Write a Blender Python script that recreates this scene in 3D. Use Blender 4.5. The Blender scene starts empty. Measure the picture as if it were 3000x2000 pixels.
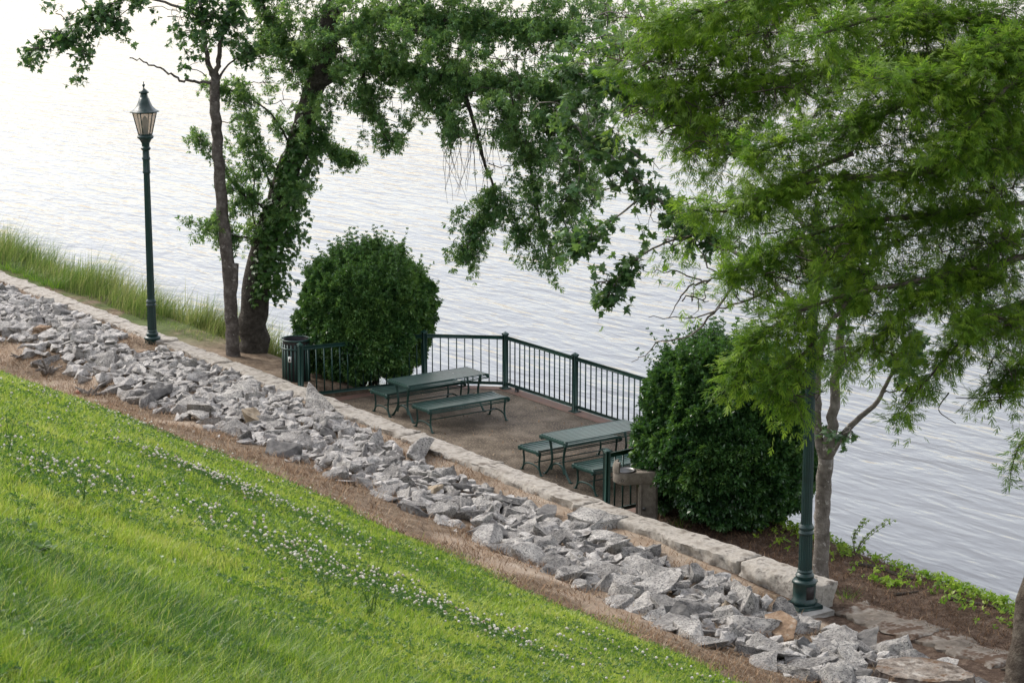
import bpy, bmesh, math, random
import numpy as np
from mathutils import Vector, Matrix, noise as mnoise

rng = np.random.default_rng(11)
random.seed(11)
S = bpy.context.scene
COL = S.collection

# ------------------------------------------------------------------ camera
FPX, PITCH, CAMH = 6500.0, math.radians(12.155), 10.4       # focal length in photo pixels (3000 wide)
CAM = np.array([25.547, -20.929, CAMH])
FWD = np.array([-0.82044, 0.57173, 0.0]); RGT = np.array([0.57173, 0.82044, 0.0])
cd = bpy.data.cameras.new('camera'); cam = bpy.data.objects.new('camera', cd); COL.objects.link(cam)
cam.location = CAM
cam.rotation_euler = (math.pi/2 - PITCH, 0, math.atan2(-FWD[0], FWD[1]))
cd.sensor_width = 36; cd.lens = FPX/3000*36; cd.clip_end = 4000; cd.clip_start = 0.1
cd.dof.use_dof = True; cd.dof.focus_distance = 37; cd.dof.aperture_fstop = 14
S.camera = cam
# ------------------------------------------------------------------ sky, sun, exposure
SUN_EL, SUN_AZ = math.radians(40), math.radians(-105)        # azimuth clockwise from +Y
w = bpy.data.worlds.new('World'); S.world = w; w.use_nodes = True
nt = w.node_tree; bg = nt.nodes['Background']
sky = nt.nodes.new('ShaderNodeTexSky'); sky.sky_type = 'NISHITA'; sky.sun_disc = False
sky.sun_elevation = SUN_EL; sky.sun_rotation = SUN_AZ
sky.air_density = 1.0; sky.dust_density = 3.0; sky.ozone_density = 2.5; sky.altitude = 50
hs = nt.nodes.new('ShaderNodeHueSaturation'); hs.inputs['Saturation'].default_value = 1.05; nt.links.new(sky.outputs[0], hs.inputs['Color'])
mxs = nt.nodes.new('ShaderNodeMix'); mxs.data_type = 'RGBA'; mxs.inputs[0].default_value = .36; mxs.inputs[7].default_value = (7.9, 6.9, 5.8, 1)   # even warm fill light added to the sky, as thin high cloud
nt.links.new(hs.outputs[0], mxs.inputs[6]); nt.links.new(mxs.outputs[2], bg.inputs[0]); bg.inputs[1].default_value = 0.15
sd = bpy.data.lights.new('sun', 'SUN'); so = bpy.data.objects.new('sun', sd); COL.objects.link(so)
sd.energy = 1.5; sd.angle = math.radians(24); sd.color = (1, .96, .90)
sv = Vector((math.sin(SUN_AZ)*math.cos(SUN_EL), math.cos(SUN_AZ)*math.cos(SUN_EL), math.sin(SUN_EL)))
so.rotation_euler = sv.to_track_quat('Z', 'Y').to_euler(); so.location = (-30, 0, 30)
S.view_settings.view_transform = 'Standard'; S.view_settings.look = 'None'
S.view_settings.exposure = 1.02; S.view_settings.gamma = 1.0

# ------------------------------------------------------------------ helpers
SP, CP = math.sin(PITCH), math.cos(PITCH)
def at(px, py, Y):
    """point seen at photo pixel px,py that stands Y metres ahead of the camera"""
    x, y = (px-1500)/FPX, (py-1000)/FPX
    k = Y/(CP - y*SP)
    return CAM + k*x*RGT + Y*FWD + np.array([0, 0, k*(-SP - y*CP)])
def T(t, s, z=0.0): return np.array([-t, -s, z])            # t runs up-river along the wall, s runs up the bank
def in_view(P, mx=0.12, my=0.1):
    d = P - CAM; X = d@RGT; Y = d@FWD; Z = d[:, 2]
    v = Y*CP - Z*SP; h = Z*CP + Y*SP
    px, py = FPX*X/v/1500, FPX*h/v/1000
    return (v > 1) & (np.abs(px) < 1+mx) & (np.abs(py) < 1+my), v
def nrm(a): return a/np.maximum(np.linalg.norm(a, axis=-1, keepdims=True), 1e-9)

def _h(i, j, k, seed):
    n = (i.astype(np.int64)*374761393 + j.astype(np.int64)*668265263 + k.astype(np.int64)*2147483647 + seed*1274126177) & 0x7fffffff
    n = ((n ^ (n >> 13))*1274126177) & 0x7fffffff
    return ((n ^ (n >> 16)) & 0xffff)/65535.0
def vn(P, scale=1.0, seed=0, oct=3):
    P = np.asarray(P, float)
    if P.shape[-1] == 2: P = np.concatenate([P, np.zeros(P.shape[:-1]+(1,))], -1)
    out = 0; a = .5; tot = 0
    for o in range(oct):
        q = P*scale; i = np.floor(q).astype(np.int64); f = q-i; f = f*f*(3-2*f)
        r = 0
        for dx in (0, 1):
            for dy in (0, 1):
                for dz in (0, 1):
                    wgt = (f[..., 0] if dx else 1-f[..., 0])*(f[..., 1] if dy else 1-f[..., 1])*(f[..., 2] if dz else 1-f[..., 2])
                    r = r + wgt*_h(i[..., 0]+dx, i[..., 1]+dy, i[..., 2]+dz, seed+o*17)
        out = out + a*r; tot += a; a *= .5; scale *= 2.03
    return out/tot                                            # 0..1
def sm(x, a, b):
    u = np.clip((x-a)/(b-a), 0, 1); return u*u*(3-2*u)

class MB:
    def __init__(s): s.c = []; s.n = 0
    def add(s, v, f, tint=None):
        v = np.asarray(v, float); f = np.asarray(f, np.int64)
        s.c.append((v, f+s.n, np.full(len(v), .5) if tint is None else np.broadcast_to(tint, (len(v),)))); s.n += len(v); return s
    def box(s, c, size, rz=0.0, bev=0.0, taper=1.0):
        sx, sy, sz = np.array(size)/2
        if bev <= 0:
            v = np.array([[x, y, z] for z in (-1, 1) for x, y in ((-1, -1), (1, -1), (1, 1), (-1, 1))], float)*[sx, sy, sz]
            v[4:, :2] *= taper
            f = [[3, 2, 1, 0], [4, 5, 6, 7], [0, 1, 5, 4], [1, 2, 6, 5], [2, 3, 7, 6], [3, 0, 4, 7]]
            v = rotz(v, rz)+np.array(c); return s.add(v, f)
        b = min(bev, sx*.9, sy*.9, sz*.9)
        prof = [(-sz, b), (-sz+b, 0), (sz-b, 0), (sz, b)]
        v = []
        for z, i in prof:
            for x, y in ((-1, -1), (1, -1), (1, 1), (-1, 1)):
                cx, cy = x*(sx-b), y*(sy-b)
                for k in range(2):
                    e = b-i
                    if (x*y > 0) == (k == 0): v.append((cx, cy+y*e, z))
                    else: v.append((cx+x*e, cy, z))
        v = np.array(v); f = []
        for r in range(3):
            for k in range(8):
                f.append([r*8+k, r*8+(k+1) % 8, r*8+8+(k+1) % 8, r*8+8+k])
        v = rotz(v, rz)+np.array(c); n0 = s.n; s.add(v, f)
        s.c.append((np.zeros((0, 3)), np.array([[n0+k for k in range(7, -1, -1)], [n0+24+k for k in range(8)]]), np.zeros(0)))
        return s
    def tube(s, path, rad, n=8, cap=True, sx=1.0, phase=0.0, tint=None):
        P = np.asarray(path, float); K = len(P); rad = np.broadcast_to(np.asarray(rad, float), (K,))
        tg = nrm(np.gradient(P, axis=0)); up = np.array([0, 0, 1.0]) if abs(tg[0, 2]) < .9 else np.array([1.0, 0, 0])
        a = nrm(np.cross(tg, up)); b = np.cross(tg, a)
        th = np.arange(n)*2*math.pi/n+phase
        v = P[:, None]+rad[:, None, None]*(np.cos(th)[None, :, None]*a[:, None]*sx+np.sin(th)[None, :, None]*b[:, None])
        i = np.arange(K-1)[:, None]*n; j = np.arange(n)[None]; jn = (j+1) % n
        f = np.stack([i+j, i+jn, i+n+jn, i+n+j], -1).reshape(-1, 4)[:, ::-1]
        n0 = s.n; s.add(v.reshape(-1, 3), f, tint)
        if cap: s.c.append((np.zeros((0, 3)), np.array([[n0+k for k in range(n)], [n0+(K-1)*n+k for k in range(n-1, -1, -1)]]), np.zeros(0)))
        return s
    def lathe(s, prof, n=24, c=(0, 0, 0), phase=0.0, flute=0, fd=0.0, cap=True):
        prof = np.asarray(prof, float); K = len(prof); th = np.arange(n)*2*math.pi/n+phase
        mod = np.ones(n) if not flute else 1-fd*(.5+.5*np.cos(flute*th))
        v = np.stack([prof[:, 0:1]*np.cos(th)*mod, prof[:, 0:1]*np.sin(th)*mod, np.repeat(prof[:, 1:2], n, 1)], -1)+np.array(c)
        i = np.arange(K-1)[:, None]*n; j = np.arange(n)[None]; jn = (j+1) % n
        f = np.stack([i+j, i+jn, i+n+jn, i+n+j], -1).reshape(-1, 4)
        n0 = s.n; s.add(v.reshape(-1, 3), f)
        if cap: s.c.append((np.zeros((0, 3)), np.array([[n0+k for k in range(n-1, -1, -1)], [n0+(K-1)*n+k for k in range(n)]]), np.zeros(0)))
        return s
    def build(s, name, mat, parent=None, smooth=False, origin=None, auto=None):
        V = np.concatenate([c[0] for c in s.c]) if s.c else np.zeros((0, 3)); tint = np.concatenate([c[2] for c in s.c])
        if origin is not None: V = V-np.asarray(origin)
        m = bpy.data.meshes.new(name)
        loops = np.concatenate([c[1].ravel() for c in s.c]); cnt = np.concatenate([np.full(len(c[1]), c[1].shape[1]) for c in s.c])
        st = np.concatenate([[0], np.cumsum(cnt)[:-1]])
        m.vertices.add(len(V)); m.vertices.foreach_set('co', V.ravel().astype(np.float32))
        m.loops.add(len(loops)); m.loops.foreach_set('vertex_index', loops.astype(np.int32))
        m.polygons.add(len(cnt)); m.polygons.foreach_set('loop_start', st.astype(np.int32))
        if smooth: m.polygons.foreach_set('use_smooth', np.ones(len(cnt), bool))
        m.update(calc_edges=True)
        a = m.attributes.new('tint', 'FLOAT', 'POINT'); a.data.foreach_set('value', tint.astype(np.float32))
        m.materials.append(mat)
        if auto: m.set_sharp_from_angle(angle=math.radians(auto))
        o = bpy.data.objects.new(name, m); COL.objects.link(o)
        if parent: o.parent = parent
        elif origin is not None: o.location = origin
        return o
def rotz(v, a):
    c, s_ = math.cos(a), math.sin(a); v = np.asarray(v, float)
    return np.stack([v[..., 0]*c-v[..., 1]*s_, v[..., 0]*s_+v[..., 1]*c, v[..., 2]], -1)
def tag(o, label=None, cat=None, group=None, kind=None):
    if label: o['label'] = label
    if cat: o['category'] = cat
    if group: o['group'] = group
    if kind: o['kind'] = kind
    return o
def thing(name, label, cat, loc=(0, 0, 0), rz=0.0, group=None):
    o = bpy.data.objects.new(name, None); COL.objects.link(o); o.empty_display_size = .2
    o.location = loc; o.rotation_euler = (0, 0, rz); return tag(o, label, cat, group)
def dup(root, loc, rz=None, label=None, group=None):
    def cp(o, par):
        c = o.copy(); COL.objects.link(c)
        if par: c.parent = par
        for ch in list(o.children): cp(ch, c)
        return c
    r = cp(root, None); r.location = loc
    if rz is not None: r.rotation_euler = (0, 0, rz)
    if label: r['label'] = label
    if group: r['group'] = group
    return r
def crom(P, n):
    P = np.asarray(P, float)
    if len(P) == 2: return P[0]+(P[1]-P[0])*np.linspace(0, 1, n)[:, None]
    Q = np.concatenate([[2*P[0]-P[1]], P, [2*P[-1]-P[-2]]]); u = np.linspace(0, len(P)-1-1e-6, n); i = u.astype(int); f = (u-i)[:, None]
    a, b, c, d = Q[i], Q[i+1], Q[i+2], Q[i+3]
    return .5*((2*b)+(c-a)*f+(2*a-5*b+4*c-d)*f**2+(3*b-a-3*c+d)*f**3)

# ------------------------------------------------------------------ materials
def newmat(name):
    m = bpy.data.materials.new(name); m.use_nodes = True; n = m.node_tree
    return m, n, n.nodes, n.links, n.nodes['Principled BSDF']
def ramp(N, stops):
    r = N.new('ShaderNodeValToRGB'); e = r.color_ramp.elements
    while len(e) < len(stops): e.new(.5)
    for k, (p, c) in enumerate(stops): e[k].position = p; e[k].color = (*c, 1)
    return r
def noise(N, L, vec, scale, detail=4, rough=.6, dist=0.0):
    n = N.new('ShaderNodeTexNoise'); n.inputs['Scale'].default_value = scale; n.inputs['Detail'].default_value = detail
    n.inputs['Roughness'].default_value = rough; n.inputs['Distortion'].default_value = dist
    if vec: L.new(vec, n.inputs['Vector'])
    return n
def mixc(N, L, a, b, f, mode='MIX'):
    m = N.new('ShaderNodeMix'); m.data_type = 'RGBA'; m.blend_type = mode
    for k, x in ((6, a), (7, b), (0, f)):
        if hasattr(x, 'is_linked'): L.new(x, m.inputs[k])
        elif k == 0: m.inputs[0].default_value = x
        else: m.inputs[k].default_value = (*x, 1)
    return m.outputs[2]
def surf(name, stops, scale=8, detail=6, rough=.8, bump=.0, bscale=40, spec=.3, speck=None, var=0.0, metal=0.0):
    m, nt, N, L, B = newmat(name)
    tc = N.new('ShaderNodeTexCoord'); v = tc.outputs['Object']
    n = noise(N, L, v, scale, detail); r = ramp(N, stops); L.new(n.outputs[0], r.inputs[0]); c = r.outputs[0]
    if speck:
        sc, col, lo, hi = speck
        n2 = noise(N, L, v, sc, 3, .7); r2 = ramp(N, [(lo, (0, 0, 0)), (hi, (1, 1, 1))]); L.new(n2.outputs[0], r2.inputs[0])
        c = mixc(N, L, c, col, r2.outputs[0])
    if var:
        oi = N.new('ShaderNodeObjectInfo'); r3 = ramp(N, [(0, (1-var,)*3), (.5, (1, .99, .97)), (1, (1+var*.6, 1+var*.58, 1+var*.52))]); L.new(oi.outputs['Random'], r3.inputs[0])
        c = mixc(N, L, c, r3.outputs[0], 1.0, 'MULTIPLY')
    L.new(c, B.inputs['Base Color']); B.inputs['Roughness'].default_value = rough; B.inputs['Specular IOR Level'].default_value = spec
    B.inputs['Metallic'].default_value = metal
    if bump:
        nb = noise(N, L, v, bscale, 5, .65); b = N.new('ShaderNodeBump'); b.inputs['Strength'].default_value = 1; b.inputs['Distance'].default_value = bump
        L.new(nb.outputs[0], b.inputs['Height']); L.new(b.outputs[0], B.inputs['Normal'])
    return m
def leafmat(name, stops, tstops, rough=.45, spec=.35, trans=.35):
    m, nt, N, L, B = newmat(name)
    at_ = N.new('ShaderNodeAttribute'); at_.attribute_name = 'tint'
    r = ramp(N, stops); L.new(at_.outputs['Fac'], r.inputs[0]); L.new(r.outputs[0], B.inputs['Base Color'])
    B.inputs['Roughness'].default_value = rough; B.inputs['Specular IOR Level'].default_value = spec
    tr = N.new('ShaderNodeBsdfTranslucent'); r2 = ramp(N, tstops); L.new(at_.outputs['Fac'], r2.inputs[0]); L.new(r2.outputs[0], tr.inputs[0])
    mx = N.new('ShaderNodeMixShader'); mx.inputs[0].default_value = trans
    L.new(B.outputs[0], mx.inputs[1]); L.new(tr.outputs[0], mx.inputs[2]); L.new(mx.outputs[0], N['Material Output'].inputs[0])
    return m

M = {}
M['granite'] = surf('granite', [(.3, (.19, .183, .175)), (.43, (.315, .308, .297)), (.56, (.43, .42, .402)), (.70, (.56, .546, .52))], 2.0, 9, .85, .06, 7, .25, (12, (.11, .11, .113), .49, .64), .42)
M['granite_small'] = surf('granite_small', [(.3, (.13, .115, .10)), (.43, (.275, .265, .252)), (.56, (.41, .40, .38)), (.70, (.54, .525, .50))], 5, 9, .85, .015, 20, .25, (32, (.13, .13, .132), .49, .68))
M['granite_tan'] = surf('granite_tan', [(.3, (.18, .14, .10)), (.5, (.36, .30, .22)), (.7, (.50, .44, .35))], 3.0, 7, .88, .02, 22, .2, (50, (.09, .075, .06), .55, .7), .15)
M['granite_rust'] = surf('granite_rust', [(.3, (.16, .11, .075)), (.5, (.30, .21, .14)), (.7, (.42, .37, .31))], 3.0, 7, .88, .02, 22, .2, (50, (.09, .06, .04), .55, .7), .1)
M['granite_dark'] = surf('granite_dark', [(.3, (.09, .089, .09)), (.5, (.17, .168, .165)), (.7, (.27, .263, .252))], 3.0, 7, .85, .02, 22, .25, (50, (.05, .05, .05), .52, .7), .2)
M['brick_red'] = surf('brick_red', [(.3, (.20, .07, .045)), (.6, (.33, .14, .09))], 9, 5, .9, .006, 60)
M['capstone'] = surf('capstone', [(.28, (.13, .112, .092)), (.42, (.27, .25, .218)), (.56, (.40, .378, .338)), (.75, (.51, .49, .45))], 4.5, 10, .9, .03, 9, .2, (4.5, (.12, .105, .09), .52, .68))
M['paver'] = surf('old_paver', [(.3, (.09, .075, .06)), (.5, (.18, .16, .135)), (.7, (.29, .27, .24))], 4.0, 10, .92, .03, 9, .15, (3.5, (.09, .06, .042), .5, .62))
M['bark_mid'] = surf('bark_mid', [(.3, (.06, .05, .045)), (.5, (.12, .105, .095)), (.7, (.21, .19, .175))], 8, 8, .93, .04, 22, .1, (11, (.30, .28, .26), .62, .68))
M['bark_dark'] = surf('bark_dark', [(.3, (.036, .032, .028)), (.55, (.078, .070, .060)), (.75, (.14, .128, .112))], 9, 7, .95, .05, 22, .1)
M['bark_grey'] = surf('bark_grey', [(.3, (.09, .08, .07)), (.5, (.19, .17, .15)), (.7, (.30, .275, .25))], 7, 8, .92, .03, 25, .1, (11, (.42, .40, .37), .6, .66))
M['twig'] = surf('twig_bark', [(.3, (.05, .04, .032)), (.7, (.12, .10, .08))], 15, 4, .9)
M['cyp_bark'] = surf('cypress_bark', [(.3, (.05, .04, .033)), (.5, (.10, .083, .068)), (.7, (.17, .15, .125))], 6, 8, .95, .05, 14, .1)
M['green'] = surf('green_paint', [(.3, (.010, .040, .034)), (.55, (.013, .052, .043)), (.8, (.022, .068, .056))], 5, 6, .38, .0015, 120, .5, (18, (.07, .12, .105), .66, .74))
M['green_worn'] = surf('green_paint_worn', [(.35, (.016, .060, .052)), (.55, (.024, .080, .068)), (.75, (.040, .105, .09))], 6, 7, .36, .001, 150, .5, (16, (.22, .27, .25), .70, .74))
M['lampgreen'] = surf('lamp_paint', [(.3, (.008, .030, .030)), (.6, (.012, .042, .040)), (.8, (.03, .075, .066))], 7, 7, .36, .002, 70, .5)
M['black'] = surf('black_plastic', [(.3, (.02, .018, .018)), (.7, (.045, .04, .04))], 6, 4, .5)
M['blue'] = surf('blue_bag', [(.3, (.01, .04, .35)), (.7, (.02, .09, .55))], 9, 4, .4, .01, 20)
M['white'] = surf('white_label', [(.3, (.6, .6, .58)), (.7, (.75, .75, .73))], 9, 4, .6)
M['steel'] = surf('stainless', [(.3, (.10, .10, .10)), (.7, (.17, .17, .17))], 9, 4, .4, 0, 40, .5, None, 0, 1.0)
M['pebble'] = surf('pebble_concrete', [(.3, (.10, .088, .072)), (.55, (.175, .155, .13)), (.75, (.25, .225, .19))], 9, 8, .9, .006, 90, .2, (60, (.30, .26, .21), .58, .68))
M['wood_old'] = surf('weathered_wood', [(.32, (.07, .055, .045)), (.46, (.20, .175, .15)), (.56, (.34, .315, .28)), (.7, (.52, .50, .47))], 7, 12, .92, .04, 16, .1, (3.5, (.13, .085, .055), .5, .62))
M['concrete'] = surf('concrete', [(.3, (.32, .31, .29)), (.7, (.5, .49, .46))], 4, 7, .9, .004, 60)
M['oak'] = leafmat('oak_leaf', [(0, (.045, .115, .05)), (.5, (.10, .215, .085)), (1, (.19, .31, .115))], [(0, (.14, .30, .06)), (1, (.34, .52, .10))], .36, .5, .43)
M['maple'] = leafmat('maple_leaf', [(0, (.035, .095, .038)), (.5, (.075, .155, .06)), (1, (.14, .23, .09))], [(0, (.08, .20, .03)), (1, (.22, .36, .07))], .42, .4, .32)
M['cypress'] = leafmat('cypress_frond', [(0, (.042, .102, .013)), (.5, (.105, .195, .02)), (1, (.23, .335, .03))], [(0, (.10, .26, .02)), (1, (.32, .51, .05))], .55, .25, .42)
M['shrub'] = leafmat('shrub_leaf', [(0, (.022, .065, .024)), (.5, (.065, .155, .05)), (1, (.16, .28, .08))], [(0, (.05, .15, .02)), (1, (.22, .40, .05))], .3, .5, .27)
M['ivy'] = leafmat('ivy_leaf', [(0, (.022, .07, .015)), (.5, (.045, .11, .025)), (1, (.09, .18, .03))], [(0, (.06, .18, .02)), (1, (.2, .36, .05))], .4, .4, .3)
M['vine'] = leafmat('vine_leaf', [(0, (.06, .14, .012)), (.5, (.16, .28, .02)), (1, (.28, .38, .04))], [(0, (.16, .34, .03)), (1, (.34, .52, .06))], .45, .35, .4)
M['grass'] = leafmat('grass_blade', [(0, (.032, .088, .02)), (.3, (.10, .20, .022)), (.6, (.25, .35, .033)), (.9, (.36, .44, .065)), (1, (.42, .37, .18))], [(0, (.06, .18, .02)), (.5, (.30, .46, .03)), (1, (.52, .56, .12))], .42, .3, .42)
M['reed'] = leafmat('reed_blade', [(0, (.028, .06, .018)), (.5, (.075, .12, .035)), (.85, (.19, .18, .08)), (1, (.36, .31, .18))], [(0, (.12, .24, .03)), (1, (.4, .42, .15))], .5, .3, .38)
M['straw'] = leafmat('straw', [(0, (.06, .035, .02)), (.4, (.16, .095, .055)), (.75, (.33, .22, .13)), (1, (.45, .38, .28))], [(0, (.1, .06, .03)), (1, (.4, .3, .2))], .8, .15, .1)
M['flower'] = leafmat('clover_flower', [(0, (.34, .26, .17)), (.35, (.55, .52, .43)), (1, (.72, .71, .65))], [(0, (.5, .4, .3)), (1, (.8, .8, .75))], .7, .2, .25)

def water_mat():
    m, nt, N, L, B = newmat('river_water')
    B.inputs['Base Color'].default_value = (.13, .14, .145, 1); B.inputs['Roughness'].default_value = .07; B.inputs['IOR'].default_value = 1.333
    B.inputs['Specular IOR Level'].default_value = .5
    tc = N.new('ShaderNodeTexCoord')
    def lay(rot, sx, sy, sc, det, dist):
        mp = N.new('ShaderNodeMapping'); mp.inputs['Rotation'].default_value = (0, 0, rot); mp.inputs['Scale'].default_value = (sx, sy, 1)
        L.new(tc.outputs['Object'], mp.inputs[0]); return noise(N, L, mp.outputs[0], sc, det, .55, dist).outputs[0]
    a0 = -math.atan2(RGT[1], RGT[0])
    h1 = lay(a0+.10, .30, 1, 1.5, 2, .4); h2 = lay(a0-.12, .4, 1, 4.0, 2, .3); h3 = lay(a0, .4, 1, .25, 2, .2)
    def mul(x, k):
        q = N.new('ShaderNodeMath'); q.operation = 'MULTIPLY'; L.new(x, q.inputs[0])
        if hasattr(k, 'is_linked'): L.new(k, q.inputs[1])
        else: q.inputs[1].default_value = k
        return q.outputs[0]
    def add(x, y):
        q = N.new('ShaderNodeMath'); L.new(x, q.inputs[0]); L.new(y, q.inputs[1]); return q.outputs[0]
    pt_ = N.new('ShaderNodeMapRange'); L.new(lay(a0+.3, .25, 1, .045, 3, .6), pt_.inputs[0]); pt_.inputs[1].default_value = .35; pt_.inputs[2].default_value = .65; pt_.inputs[3].default_value = .55; pt_.inputs[4].default_value = 1.35
    hh = add(mul(add(mul(h1, .105), mul(h2, .032)), pt_.outputs[0]), mul(h3, .08))
    b = N.new('ShaderNodeBump'); b.inputs['Strength'].default_value = 1; b.inputs['Distance'].default_value = 1.0
    L.new(hh, b.inputs['Height']); L.new(b.outputs[0], B.inputs['Normal'])
    return m
M['water'] = water_mat()

def ground_mat():
    m, nt, N, L, B = newmat('ground_soil')
    tc = N.new('ShaderNodeTexCoord'); v = tc.outputs['Object']
    def att(n):
        a = N.new('ShaderNodeAttribute'); a.attribute_name = n; return a.outputs['Fac']
    n1 = noise(N, L, v, 4.5, 10, .78); r1 = ramp(N, [(.32, (.062, .044, .030)), (.46, (.13, .095, .066)), (.56, (.21, .162, .114)), (.7, (.34, .28, .205))]); L.new(n1.outputs[0], r1.inputs[0])
    n2 = noise(N, L, v, 1.6, 8, .65); r2 = ramp(N, [(.3, (.26, .19, .13)), (.55, (.38, .31, .24)), (.75, (.50, .43, .35))]); L.new(n2.outputs[0], r2.inputs[0])
    n3 = noise(N, L, v, 6, 9, .78); r3 = ramp(N, [(.32, (.035, .024, .017)), (.48, (.085, .058, .042)), (.58, (.14, .102, .075)), (.72, (.26, .205, .16))]); L.new(n3.outputs[0], r3.inputs[0])
    n4 = noise(N, L, v, 4, 6, .65); r4 = ramp(N, [(.3, (.035, .07, .016)), (.7, (.09, .15, .03))]); L.new(n4.outputs[0], r4.inputs[0])
    c = mixc(N, L, r1.outputs[0], r2.outputs[0], att('sand')); c = mixc(N, L, c, r3.outputs[0], att('mulch')); c = mixc(N, L, c, r4.outputs[0], att('lawn'))
    L.new(c, B.inputs['Base Color']); B.inputs['Roughness'].default_value = .95; B.inputs['Specular IOR Level'].default_value = .15
    nb = noise(N, L, v, 18, 7, .7); b = N.new('ShaderNodeBump'); b.inputs['Distance'].default_value = .05; L.new(nb.outputs[0], b.inputs['Height']); L.new(b.outputs[0], B.inputs['Normal'])
    return m
M['ground'] = ground_mat()

# ------------------------------------------------------------------ terrain
def height(t, s, rough=True):
    t = np.asarray(t, float); s = np.asarray(s, float)
    prof = np.interp(s, [0, .5, 1.5, 2.6, 3.5, 4.5, 6, 20.9, 24, 60], [.08, .1, .15, .29, .55, .87, 1.59, 8.74, 9.4, 9.6])
    zw = np.interp(t, [-10, -3.6, -3, 0, 4, 9, 14, 40], [-.05, -.02, .09, .21, .23, .26, .28, .3])
    hill = prof+(zw-.1)*(1-sm(s, .5, 1.9))
    drop = np.interp(t, [4, 8, 12, 15.5, 20, 30], [0, .08, .33, .62, .7, .7])
    hill = hill-drop*sm(s, 1.2, 3.6)*(1-sm(s, 7, 15))
    hill = hill+.10*(vn(np.stack([t, s], -1), .35, 3, 2)-.5)*sm(s, 2.5, 5)
    left = np.interp(-s, [0, .4, 1.2, 2.4, 4, 7, 40], [.26, .24, .17, -.35, -1.8, -3.4, -5])
    right = np.interp(-s, [0, .5, 2.2, 2.9, 4.5, 7, 40], [-.04, .0, .0, -.5, -2.4, -3.4, -5])
    mid = np.interp(-s, [0, 3.9, 4.1, 7, 40], [-.35, -.35, -2.4, -3.4, -5])
    a = sm(t, 11.6, 12.0); b = sm(-t, -2.0, -1.5)
    riv = left*a+right*b+mid*(1-a-b)
    z = np.where(s >= .25, hill, riv)
    if rough: z = z+.05*(vn(np.stack([t, s], -1), 1.7, 5, 3)-.5)
    return z
def hz(t, s): return float(height(np.array([t]), np.array([s]))[0])
def hit(px, py):
    """where the ray through a photo pixel meets the ground -> t, s"""
    d = at(px, py, 1.0)-CAM; k = np.arange(4, 70, .02)[:, None]; P = CAM+k*d
    z = height(-P[:, 0], -P[:, 1]); i = np.argmax(P[:, 2] < z); return -P[i, 0], -P[i, 1]
def lawn_edge(t): return 4.45+.8*(vn(np.stack([t, t*0+3.3], -1), .7, 8, 4)-.5)+.15*np.sin(t*2.1)-np.interp(t, [-12, -6, 0, 3, 7], [.5, .3, 0, -.15, -.45])

tg_ = np.concatenate([np.linspace(-60, -14, 24), np.arange(-13.9, 34, .11), np.linspace(35, 140, 40)])
sg_ = np.concatenate([np.linspace(-60, -9, 14), np.arange(-8.5, 21.5, .11), np.linspace(22, 60, 20)])
TT, SS = np.meshgrid(tg_, sg_, indexing='ij'); ZZ = height(TT, SS)
nv = np.stack([-TT, -SS, ZZ], -1).reshape(-1, 3); a_, b_ = TT.shape
ii = np.arange(a_-1)[:, None]*b_; jj = np.arange(b_-1)[None]
gf = np.stack([ii+jj, ii+jj+1, ii+b_+jj+1, ii+b_+jj], -1).reshape(-1, 4)
g = MB().add(nv, gf).build('ground', M['ground'], smooth=True); tag(g, kind='structure')
p2 = np.stack([TT, SS], -1); n_ = vn(p2, 1.1, 21, 4)
lawn = sm(SS-lawn_edge(TT)+(n_-.5)*1.5, -.15, .5)
sand = (SS > .2)*(SS < 4.6)*sm(vn(p2, .55, 31, 3), .5, .62)*.9; sand = np.maximum(sand, (SS > .2)*(SS < 1.1)*(TT < 9)*sm(n_, .3, .5)*.8)
sand = np.maximum(sand, (SS < 0)*(TT > 11.8)*sm(n_, .5, .7)*.4); lawn = np.maximum(lawn, (SS < -.1)*sm(TT, 15.5, 19)*sm(n_, .3, .5)*.8)
mulch = ((SS < .3)*(TT < 2)).astype(float)
for nm, arr in (('lawn', lawn), ('sand', sand), ('mulch', mulch)):
    at_ = g.data.attributes.new(nm, 'FLOAT', 'POINT'); at_.data.foreach_set('value', arr.ravel().astype(np.float32))

# river
WZ = -2.2
wv = [T(1500, -2.2, WZ), T(-1500, -2.2, WZ), T(-1500, -1500, WZ), T(1500, -1500, WZ)]
tag(MB().add(wv, [[0, 1, 2, 3]]).build('water', M['water']), kind='structure')

# ------------------------------------------------------------------ deck with brick border
def poly_prism(mb, pts, z0, z1):
    n = len(pts); v = [(x, y, z0) for x, y in pts]+[(x, y, z1) for x, y in pts]
    ar = sum(pts[i][0]*pts[(i+1) % n][1]-pts[(i+1) % n][0]*pts[i][1] for i in range(n))
    o = list(range(n)) if ar > 0 else list(range(n-1, -1, -1))
    n0 = mb.n; mb.add(v, [[o[k], o[(k+1) % n], o[(k+1) % n]+n, o[k]+n] for k in range(n)])
    mb.c.append((np.zeros((0, 3)), np.array([[n0+n+k for k in o], [n0+k for k in o[::-1]]]), np.zeros(0))); return mb
dk = [(11.75, -.01), (11.75, -2.8), (10.5, -4.15), (3.2, -4.15), (1.95, -2.8), (1.95, -.01)]
def agg_mat():
    m = surf('deck_aggregate', [(.32, (.050, .041, .031)), (.5, (.102, .083, .061)), (.66, (.165, .138, .106))], 2.2, 12, .85, .008, 45, .25, (30, (.33, .265, .19), .55, .66))
    return m
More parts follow.
